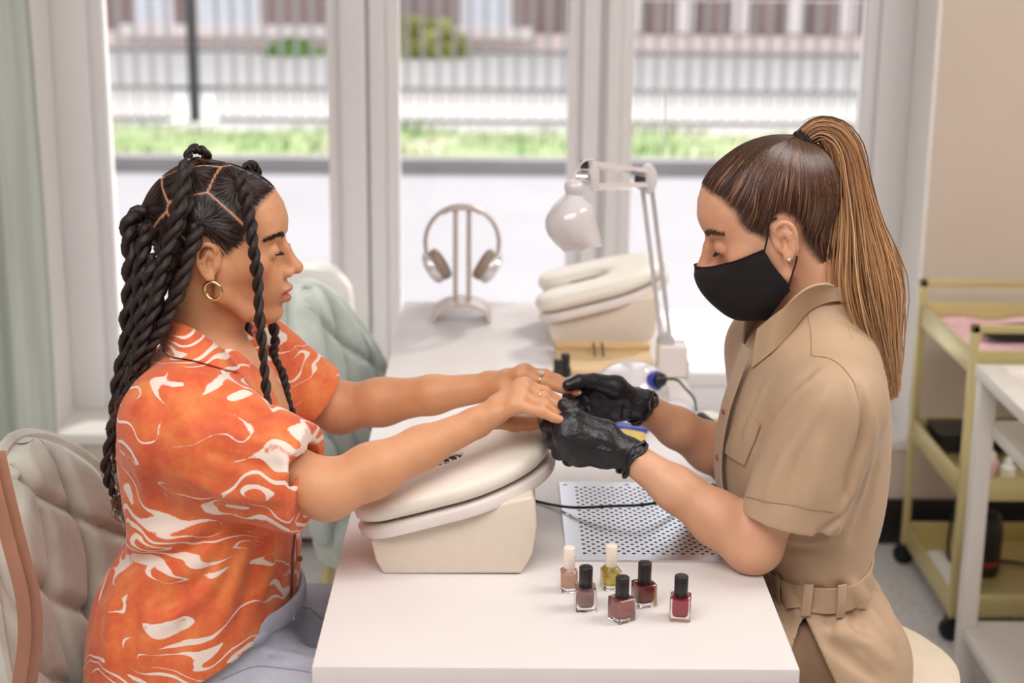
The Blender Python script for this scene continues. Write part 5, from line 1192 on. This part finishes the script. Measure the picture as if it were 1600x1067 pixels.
thC = far_near([(945, 676, .352), (913, 660, .338), (895, 646, .330), (881, 632, .333)])
mcD = far_near([(928, 610, .520), (926, 624, .520), (930, 637, .517), (940, 648, .515)])
fiD = [far_near([(902, 612, .515), (888, 620, .495), (893, 630, .470)]), far_near([(904, 630, .508), (893, 636, .488), (899, 633, .466)]), far_near([(912, 645, .506), (902, 646, .486), (907, 640, .468)]), far_near([(925, 656, .505), (916, 656, .488), (918, 650, .474)])]
thD = far_near([(962, 604, .505), (928, 596, .497), (905, 596, .488), (888, 602, .482)])
B = Sdf(); head_prims(B, frB, lids=.36, mouth=True)
B.cone(frB.world((-3.2, 0, -2.6)), NBt, .046, .050, .016); B.cone(frB.world((1.0, 0, -6.6)), NBt+V(-.015, 0, .0), .022, .034, .02)
B.chain([NBt+V(.005, 0, -.03), P(1272, 640, Y=YT), P(1268, 800, Y=YT), P(1300, 960, Y=YT)], [.05, .09, .055, .045], .03)
for sh_, el_, wr_ in ((SHc, ELc, WRc), (SHd, ELd, WRd)):
    B.cone(NBt+V(0, 0, -.05), sh_+V(0, 0, -.012), .042, .040, .03); B.chain([sh_, sh_*.5+el_*.5, el_], [.044, .040, .0345], .015)
    B.ell(el_+V(0, 0, -.003), (.035, .034, .034), .02)
    fd = wr_-el_; B.chain([el_, el_+fd*.28, el_+fd*.62, wr_], [.037, .0365, .0290, .0215], .016)
hand_prims(B, WRc, mcC, fiC, thC, grow=-.002, palm=.0145); hand_prims(B, WRd, mcD, fiD, thD, grow=-.002, palm=.0135)
def paintB(v):
    q = frB.loc(v); c = np.zeros((len(v), 3)); hd = np.linalg.norm(q-np.array((0, 0, 2.)), axis=1) < 15
    c[:, 1] = soft_scalp(q)*hd*(q[:, 2] > -5.5)
    ck = np.exp(-(((q[:, 0]-6.5)/2.2)**2+((np.abs(q[:, 1])-4.4)/2)**2+((q[:, 2]+.8)/1.6)**2)); nz = np.exp(-(((q[:, 0]-9.5)/1.5)**2+(q[:, 1]/1.5)**2+((q[:, 2]+.3)/1.5)**2))
    c[:, 2] = np.maximum(ck, nz)*hd*.6; return c
bodyB = solid('body', B, .0023, M['skinB'], te, paintB)
HT = Sdf(); head_prims(HT, frB, lids=.36); HT.cone(frB.world((-3.2, 0, -2.6)), NBt, .046, .050, .016)
for y in (-1, 1):
    eye(te, frB, y, frB.dirw((1, 0, -.55)), M['eye'])
    brow(te, frB, HT, y, mat('brown_brow', (92, 58, 46), .7), [(8.2, y*1.5, 3.2), (7.95, y*2.8, 3.7), (7.0, y*4.2, 3.75), (6.0, y*5.2, 3.3)])
    lashes(te, frB, y, M['lash'], .4)
# hair brushed back to a high ponytail
M['hairB'] = m_hair('brown_brushed_hair', (58, 36, 28), (84, 54, 40), (138, 98, 70), .34)
M['hairP'] = m_hair('ash_blond_ponytail', (110, 74, 50), (178, 130, 88), (218, 178, 134), .40)
TIE = P(1247, 226, Y=YT); TIE2 = P(1262, 214, Y=YT)
sd_ = scalp_seeds(VERT[bodyB.name], frB, 3200, rng); l = frB.loc(sd_); n_ = len(sd_)
rootp = TIE+rng.normal(size=sd_.shape)*V(.004, .006, .004)
pth = strand_paths(HT, frB, sd_, rootp, 18, .0022, 1.2, .72)
fast_tubes('brushed_hair', pth, np.tile(np.r_[np.linspace(.0003, .0016, 5), np.full(9, .0016), np.linspace(.0016, .0012, 4)], (n_, 1)), M['hairB'], te, 4, np.tile((rng.random(n_)**2.2)[:, None], (1, 18)))
gk = [(1248, 226, .011), (1262, 212, .012), (1280, 203, .015), (1303, 212, .019), (1318, 240, .023), (1324, 285, .027), (1329, 335, .034), (1331, 385, .049), (1334, 430, .058), (1344, 475, .056), (1358, 520, .044), (1373, 562, .030), (1386, 598, .016), (1393, 624, .008)]
G = spline([P(a, b, Y=YT).tolist()+[r] for a, b, r in gk], 60); T_, N_, B_n = frames(G[:, :3], (1, 0, .2)); ns = 1500
ab_ = rng.uniform(-1, 1, size=(ns*2, 2)); ab_ = ab_[np.linalg.norm(ab_, axis=1) < 1.0][:ns]; ps, rs, at = [], [], []
for i in range(len(ab_)):
    a, b = ab_[i]*(1.0+.12*rng.normal()); e = .80+.2*rng.random()**.6; tt = np.linspace(.0, e, 34)*59; k = np.clip(tt.astype(int), 0, 58); f = (tt-k)[:, None]; g = G[k]*(1-f)+G[k+1]*f
    wv = .0022*np.sin(tt*.23+rng.random()*6)*np.clip(tt/30, 0, 1); fz = np.cumsum(rng.normal(size=34))*.00035*np.clip(tt/25, 0, 1)
    ps.append(g[:, :3]+N_[k]*((a*g[:, 3]*1.05+wv+fz)[:, None])+B_n[k]*((b*g[:, 3]*.95+fz)[:, None]))
    rs.append(np.interp(np.linspace(0, 1, 34), [0, .1, .6, 1], [.0010, .0013, .0012, .0004])); at.append(np.clip(.12+.75*np.linspace(0, 1, 34)*e+.22*rng.normal(), 0, 1))
for i in range(90):
    a, b = rng.normal(size=2)*.5; tt = np.linspace(6, 59*(.55+.44*rng.random()), 34); k = np.clip(tt.astype(int), 0, 58); g = G[k]; u = np.linspace(0, 1, 34); w1, w2 = rng.normal(size=2)*.006
    ps.append(g[:, :3]+N_[k]*((a*g[:, 3]+w1*u*u+.002*np.sin(u*11+i))[:, None])+B_n[k]*((b*g[:, 3]+w2*u*u)[:, None])); rs.append(np.linspace(.0005, .0002, 34)); at.append(np.full(34, .75))
pony = fast_tubes('ponytail', np.array(ps), np.array(rs), M['hairP'], te, 4, np.array(at))
M['scrunchie'] = mat('black_hair_tie', (20, 18, 20), .8, var=.2, scale=200, bump=.4)
for k in range(3):
    o_ = TIE*(1-.33*k)+TIE2*.33*k+V(.003, 0, -.001); torus('hair_tie', te, o_, TIE2-TIE, .0135+.001*(k == 1), .0052, M['scrunchie'])
lobe = frB.world((-.17, -7.4, -2.45)); put('stud_earring', MB().ell(lobe+V(0, -.001, -.001), (.0034, .0034, .0034)), M['chrome'], te)

# mask
M['maskcloth'] = mat('black_cotton', (22, 17, 20), .85, var=.08, scale=300, bump=.15, bdist=.0004)
mid = spline([(10.6, 0, -.75), (11.35, 0, -1.15), (11.75, 0, -2.2), (11.6, 0, -4.2), (10.7, 0, -6.6), (9.2, 0, -9.0), (7.0, 0, -10.3), (5.2, 0, -10.9)], 30)
side = spline([(2.4, 0, -.2), (2.2, 0, -1.0), (2.0, 0, -2.2), (1.7, 0, -3.4), (1.3, 0, -4.6), (1.0, 0, -5.6), (1.0, 0, -6.3), (1.0, 0, -6.9)], 30); sw = np.interp(np.linspace(0, 1, 30), [0, .3, 1], [7.0, 6.9, 5.9])
g = []
for i in range(30):
    row = []
    for s in np.linspace(-1, 1, 49):
        a = abs(s)*math.pi/2; ex_ = 1.25; x = side[i, 0]+(mid[i, 0]-side[i, 0])*math.cos(a)**ex_; z = side[i, 2]+(mid[i, 2]-side[i, 2])*math.cos(a)**1.6; y = math.copysign(sw[i]*math.sin(a)**1.05, s)
        row.append(frB.world((x, y, z)))
    g.append(row)
g = np.array(g); q = g.reshape(-1, 3)
for _ in range(4):
    d = HT.ev(q); push = np.clip(.0025-d, 0, .02); q = q+push[:, None]*HT.grad(q)
g = q.reshape(g.shape); mk = MB(); mk.loft(g, cap=False, closed=False)
du, dv = np.gradient(g, axis=1), np.gradient(g, axis=0); nn = np.cross(du, dv); nn /= np.linalg.norm(nn, axis=2, keepdims=True); nn *= np.sign((nn*(g-frB.world((3, 0, -3)))).sum(2, keepdims=True))
inner_ = g-nn*.0014; mk.loft(inner_[::-1], cap=False, closed=False); ring = lambda q_r: np.vstack([q_r[0], q_r[1:, -1], q_r[-1, ::-1][1:], q_r[::-1, 0][1:-1]]); mk.loft(np.stack([ring(g), ring(inner_)]), cap=False)
mask = put('face_mask', mk, M['maskcloth'], te, ang=1.2)
put('hem', MB().tube(g[0]+nn[0]*.0006, .0011, 6), M['maskcloth'], mask)
for sgn in (0, -1):
    y = -1 if sgn == 0 else 1; top, bot = g[1, sgn], g[-6, sgn]
    put('ear_loop', MB().tube(spline([top, frB.world((1.2, y*7.25, 1.5)), frB.world((.5, y*7.15, 2.9)), frB.world((-.6, y*7.1, 3.1))], 24), .0026, 6, flat=.45, up=(0, 1, 0)), M['maskcloth'], mask)
    put('ear_loop', MB().tube(spline([bot, frB.world((.0, y*6.75, -4.6)), frB.world((-.7, y*7.0, -3.6)), frB.world((-1.3, y*7.1, -2.6))], 24), .0026, 6, flat=.45, up=(0, 1, 0)), M['maskcloth'], mask)

# gloves
def m_glove():
    t = NT('black_nitrile'); co = t.coord(); a = t.noise(co, 75, 4, .6, 1.2); b = t.noise(co, 900, 2)
    t.b.inputs['Base Color'].default_value = srgb(30, 28, 34); t.set(Roughness=.34); t.bump(t.math('ADD', a, t.math('MULTIPLY', b, .12)), .55, .0028); return t.m
M['glove'] = m_glove()
def glove(wr, el, mc, fi, th, palm):
    g_ = Sdf(); hand_prims(g_, wr, mc, fi, th, grow=.0012, palm=palm); d_ = nrm(el-wr)
    g_.cone(wr, wr+d_*.016, .0235, .0262, .010)
    g_.disp = folds([(mc[0]+V(.02, -.02, 0), wr+V(-.01, -.02, .015), .004, .0020), (mc[1]+V(.03, -.02, -.005), wr+V(-.006, -.02, .0), .004, .0022), (mc[3]+V(.02, -.015, -.008), wr+V(-.01, -.02, -.015), .004, .0020), (wr+V(-.012, -.025, .02), wr+V(-.016, -.025, -.02), .004, .0022), (wr+V(-.024, -.025, .02), wr+V(-.03, -.025, -.02), .004, .0018)])
    g_.cuts.append(sleeve_cut(wr+d_*.010, d_, .05, .06)); o = solid('glove', g_, .0017, M['glove'], te, safe=2.2)
    x = nrm(np.cross(d_, (0, 1, 0))); y = np.cross(d_, x); a = np.linspace(0, 2*math.pi, 73)
    for k, (rr, off, am) in enumerate(((.0255, .010, .0022), (.0262, .004, .0018))):
        r = rr+am*np.sin(a*5+k)+.001*np.sin(a*11); p = wr+d_*off+r[:, None]*(np.cos(a)[:, None]*x+np.sin(a)[:, None]*y)+d_*(.004*np.sin(a*3+k*2))[:, None]
        put('cuff_roll', MB().tube(p, .0026, 8, cap=False, up=d_), M['glove'], o)
    return o
glove(WRc, ELc, mcC, fiC, thC, .0165); glove(WRd, ELd, mcD, fiD, thD, .0150)

# dress
def m_khaki():
    t = NT('khaki_cotton_twill'); co = t.coord(); a = t.noise(co, 6, 4); mp = t.n('ShaderNodeMapping'); mp.inputs['Scale'].default_value = (600, 600, 600); t.l(co, mp.inputs[0]); b = t.noise(mp.outputs[0], 1, 2)
    t.l(t.ramp(a, [(.3, srgb(180, 150, 121)), (.7, srgb(192, 162, 132))]), t.b.inputs['Base Color']); t.set(Roughness=.62); t.b.inputs['Sheen Weight'].default_value = .1; t.bump(b, .18, .0004); return t.m
M['khaki'] = m_khaki()
D = Sdf()
D.zloft(rows_from([(458, 1318, 1232, .054), (484, 1324, 1220, .062), (502, 1332, 1205, .075), (520, 1350, 1190, .105), (548, 1365, 1172, .145), (590, 1378, 1154, .165), (640, 1384, 1138, .170), (700, 1384, 1127, .165), (760, 1379, 1130, .155), (806, 1370, 1150, .145), (842, 1357, 1176, .140), (870, 1350, 1190, .138), (900, 1352, 1196, .142), (930, 1378, 1200, .165), (965, 1397, 1206, .185), (1010, 1402, 1222, .200), (1067, 1402, 1236, .205), (1120, 1400, 1236, .205)], YT), .03)
SEc, SEd = P(1225, 808, Y=.292), P(1200, 700, Y=.625)
DIRc = V(-.155, 0, -.988); DIRd = nrm(SEd-SHd); D.cone(NBt+V(.01, -.03, -.035), SHc+V(0, .01, .0), .045, .064, .05); D.capcone(SHc+V(.004, .004, -.006), SEc+DIRc*.06, .072, .066, SEc, DIRc, .016)
D.cone(NBt+V(.01, .03, -.035), SHd, .045, .066, .05); D.capcone(SHd, SEd+DIRd*.06, .070, .056, SEd, DIRd, .02)
for yy in (-1, 1): D.chain([V(P(1300, 1030, Y=YT)[0], YT+yy*.085, .585), V(.25, YT+yy*.098, .59), V(.10, YT+yy*.10, .58)], [.090, .087, .078], .03)
D.ell(P(1165, 512, Y=YT), (.05, .04, .07), .01, 's')
D.disp = pfolds(D, [([(1290, 580), (1240, 625), (1195, 690)], .008, .007), ([(1278, 572), (1225, 625), (1180, 700)], .007, -.005), ([(1300, 600), (1250, 680), (1195, 775)], .010, .005), ([(1325, 590), (1338, 640), (1330, 720)], .008, .007), ([(1338, 600), (1348, 660), (1318, 780)], .007, -.009), ([(1350, 600), (1362, 680), (1345, 780)], .009, .006), ([(1360, 680), (1335, 760), (1290, 850)], .010, .008), ([(1372, 720), (1350, 800), (1330, 850)], .009, -.006), ([(1330, 740), (1318, 800), (1262, 850)], .007, -.006),
    ([(1230, 690), (1215, 740), (1195, 790)], .009, .004), ([(1280, 680), (1275, 740), (1262, 800)], .011, .005), ([(1255, 690), (1240, 750), (1225, 800)], .008, -.003), ([(1205, 590), (1180, 640), (1165, 690)], .008, .004), ([(1190, 600), (1170, 650), (1150, 700)], .007, -.003), ([(1220, 840), (1260, 848), (1300, 842)], .007, .005), ([(1195, 845), (1235, 858), (1280, 856)], .006, -.005),
    ([(1350, 905), (1375, 930), (1395, 965)], .009, .008), ([(1325, 910), (1360, 960), (1400, 1010)], .011, .012), ([(1310, 915), (1335, 960), (1350, 1020)], .009, -.009), ([(1300, 985), (1345, 1000), (1395, 1040)], .011, .011), ([(1290, 1000), (1330, 1030), (1370, 1062)], .008, -.007), ([(1255, 912), (1262, 945), (1264, 975)], .007, .006), ([(1225, 908), (1240, 940), (1256, 972)], .008, .006), ([(1275, 915), (1290, 950), (1300, 985)], .008, -.005), ([(1210, 915), (1222, 945), (1232, 985)], .008, -.004)])
D.capcone(SEc-DIRc*.012+V(.006, 0, 0), SEc+DIRc*.03, .040, .052, SEc+DIRc*.001, DIRc, .003, 's'); D.capcone(SEd-DIRd*.03, SEd+DIRd*.03, .046, .051, SEd+DIRd*.001, DIRd, .003, 's'); D.cone(NBt+V(-.01, 0, .02), NBt+V(-.03, 0, .09), .048, .052, .006, 's')
D.cuts.append(lambda p: p[:, 2]-P(1283, 462, Y=YT)[2]); D.cuts.append(lambda p: .47-p[:, 2])
sa, sl_, sr_ = P(1262, 974, Y=.29), P(1238, 1014, Y=.29), P(1306, 1067, Y=.29)
def slit(p):
    a = sl_-sa; b = sr_-sa; n1 = nrm(V(a[2], 0, -a[0])); n2 = nrm(V(-b[2], 0, b[0])); q = p-sa; return -np.maximum(np.maximum(-(q@n1)*np.sign(n1@b), -(q@n2)*np.sign(n2@a)), np.maximum(p[:, 1]-.40, q[:, 2]))
D.cuts.append(slit)
dress = solid('dress', D, .0030, M['khaki'], te)
inn = [(1322, 460, .45), (1312, 452, .405), (1290, 443, .376), (1258, 452, .366), (1220, 484, .372), (1184, 514, .402)]
out = [(1344, 482, .45), (1335, 478, .392), (1300, 474, .344), (1262, 490, .322), (1214, 548, .330), (1176, 576, .358)]
pi, po = [P(*a[:2], Y=a[2]) for a in inn], [P(*a[:2], Y=a[2]) for a in out]; mirT = lambda L: [q*V(1, -1, 1)+V(0, 2*YT, 0) for q in L]
DS = Sdf(); DS.p = D.p; DS.disp = D.disp
po = [DS.project(P(1342, 480, Y=YT)[None], .003)[0]]+list(DS.project(hit(DS, [1312, 1288, 1262, 1234, 1206, 1178], [472, 474, 489, 523, 553, 576]), .003)); col_o = spline(mirT(po)[::-1][:-1]+po, 41); sheet('collar', mirT(pi)[::-1][:-1]+pi, list(col_o), M['khaki'], dress, .003, .008, 90)
pk = [P(1170, 540, Y=.43), P(1152, 590, Y=.43), P(1136, 640, Y=.43), P(1126, 700, Y=.43), P(1128, 760, Y=.43), P(1150, 812, Y=.43), P(1182, 858, Y=.43)]
sheet('placket', [q+V(-.002, -.026, 0) for q in pk], [q+V(-.006, .014, 0) for q in pk], M['khaki'], dress, .0022, 0, 60, 5)
for q in (pk[2], pk[3]+V(0, 0, -.01)): put('button', MB().lathe([(.004, -.001), (.0045, 0), (.0036, .0014)], o=q+V(-.006, -.01, 0), n=14, axis=(-.9, -.4, 0)), M['button'], dress)
def onsurf(S_, pts, off):
    q = np.array(pts, float)
    return S_.project(q, off, 6)
DS = Sdf(); DS.p = D.p; DS.disp = D.disp
fl_t = list(hit(DS, [1164, 1178, 1190], [640, 654, 664])); fl_b = list(hit(DS, [1134, 1149, 1166], [706, 717, 727]))
def patch(name, A_, B_, S_, off, m, parent, n=18, k=18, thick=.0022):
    A_, B_ = spline(A_, n), spline(B_, n); g_ = np.array([A_*(1-t)+B_*t for t in np.linspace(0, 1, k)]); g_ = onsurf(S_, g_.reshape(-1, 3), off).reshape(g_.shape)
    nn_ = S_.grad(g_.reshape(-1, 3)).reshape(g_.shape); b_ = g_-nn_*thick; mb = MB(); mb.loft(g_, cap=False, closed=False); mb.loft(b_[::-1], cap=False, closed=False); ring = lambda g2: np.vstack([g2[0], g2[1:, -1], g2[-1, ::-1][1:], g2[::-1, 0][1:-1]]); mb.loft(np.stack([ring(g_), ring(b_)]), cap=False); return put(name, mb, m, parent, ang=1.0)
patch('pocket_flap', fl_t, fl_b, DS, .0035, M['khaki'], dress)
# belt
ba = np.linspace(0, 2*math.pi, 97); cb = (P(1350, 872, Y=YT)+P(1192, 880, Y=YT))/2; rowsb = []
for k, zz in enumerate(np.linspace(0, 1, 7)):
    row = []
    for a in ba[:-1]:
        ex, ey = .082+.004*math.sin(3*a), .146; x = cb[0]+ex*math.cos(a); y = YT+ey*math.sin(a); z = cb[2]+(zz-.5)*.036+.16*(x-cb[0])+.004*math.sin(a*2); row.append((x, y, z))
    rowsb.append(row)
rowsb = np.array(rowsb); qs = rowsb.reshape(-1, 3); dv_ = DS.ev(qs); qs = qs-np.minimum(dv_-.004, .0)[:, None]*DS.grad(qs); rowsb = qs.reshape(rowsb.shape)
ctr = rowsb.mean((0, 1)); inb = ctr+(rowsb-ctr)*np.array((.96, .97, 1)); mb = MB(); mb.loft(np.concatenate([rowsb, inb[::-1], rowsb[:1]]), cap=False); belt = put('belt', mb, M['khaki'], te, ang=.9)
for i in (58, 66, 74):
    c0, c1 = rowsb[0, i], rowsb[-1, i]; t_ = nrm(rowsb[3, i+1]-rowsb[3, i-1]); nrm_o = nrm(rowsb[3, i]-V(ctr[0], ctr[1], rowsb[3, i][2])); w2 = .0065
    p0, p1 = c0+V(0, 0, -.006)+nrm_o*.003, c1+V(0, 0, .006)+nrm_o*.003
    mb = MB(); mb.loft([[p-t_*w2, p+t_*w2, p+t_*w2-nrm_o*.004, p-t_*w2-nrm_o*.004] for p in (p0, (p0+p1)/2+nrm_o*.002, p1)]); put('belt_loop', mb, M['khaki'], belt, .0006)
# stitched seams: sleeve hem, yoke
def seam(pts, off=.0004, r=.0006):
    q = spline(np.array(pts, float), 40); return put('seam', MB().tube(DS.project(hit(DS, q[:, 0], q[:, 1]), off, 4), r, 5), M['seam'], dress)
M['seam'] = mat('khaki_thread', (160, 130, 102), .8)
seam([(1166, 776), (1200, 784), (1240, 790), (1280, 797), (1302, 800)]); seam([(1262, 492), (1267, 520), (1268, 556)]); seam([(1268, 556), (1300, 562), (1325, 585), (1340, 625)])
# trousers and shoes
M['trouser'] = mat('dark_khaki_trousers', (150, 120, 94), .75, var=.08, scale=20)
K_ = Sdf(); hpt = P(1310, 1040, Y=YT); hpt[2] = .60; hpt[0] -= .01; K_.ell(hpt, (.085, .15, .085), .03)
for yy in (-1, 1): K_.chain([hpt+V(-.02, yy*.085, -.0), V(.10, YT+yy*.10, .575)], [.074, .060], .03); K_.chain([V(.10, YT+yy*.10, .57), V(.19, YT+yy*.10, .10)], [.058, .045], .02)
solid('trousers', K_, .0055, M['trouser'], te)
shoe(te, .17, YT-.10, -1, M['shoe']); shoe(te, .17, YT+.10, -1, M['shoe'])
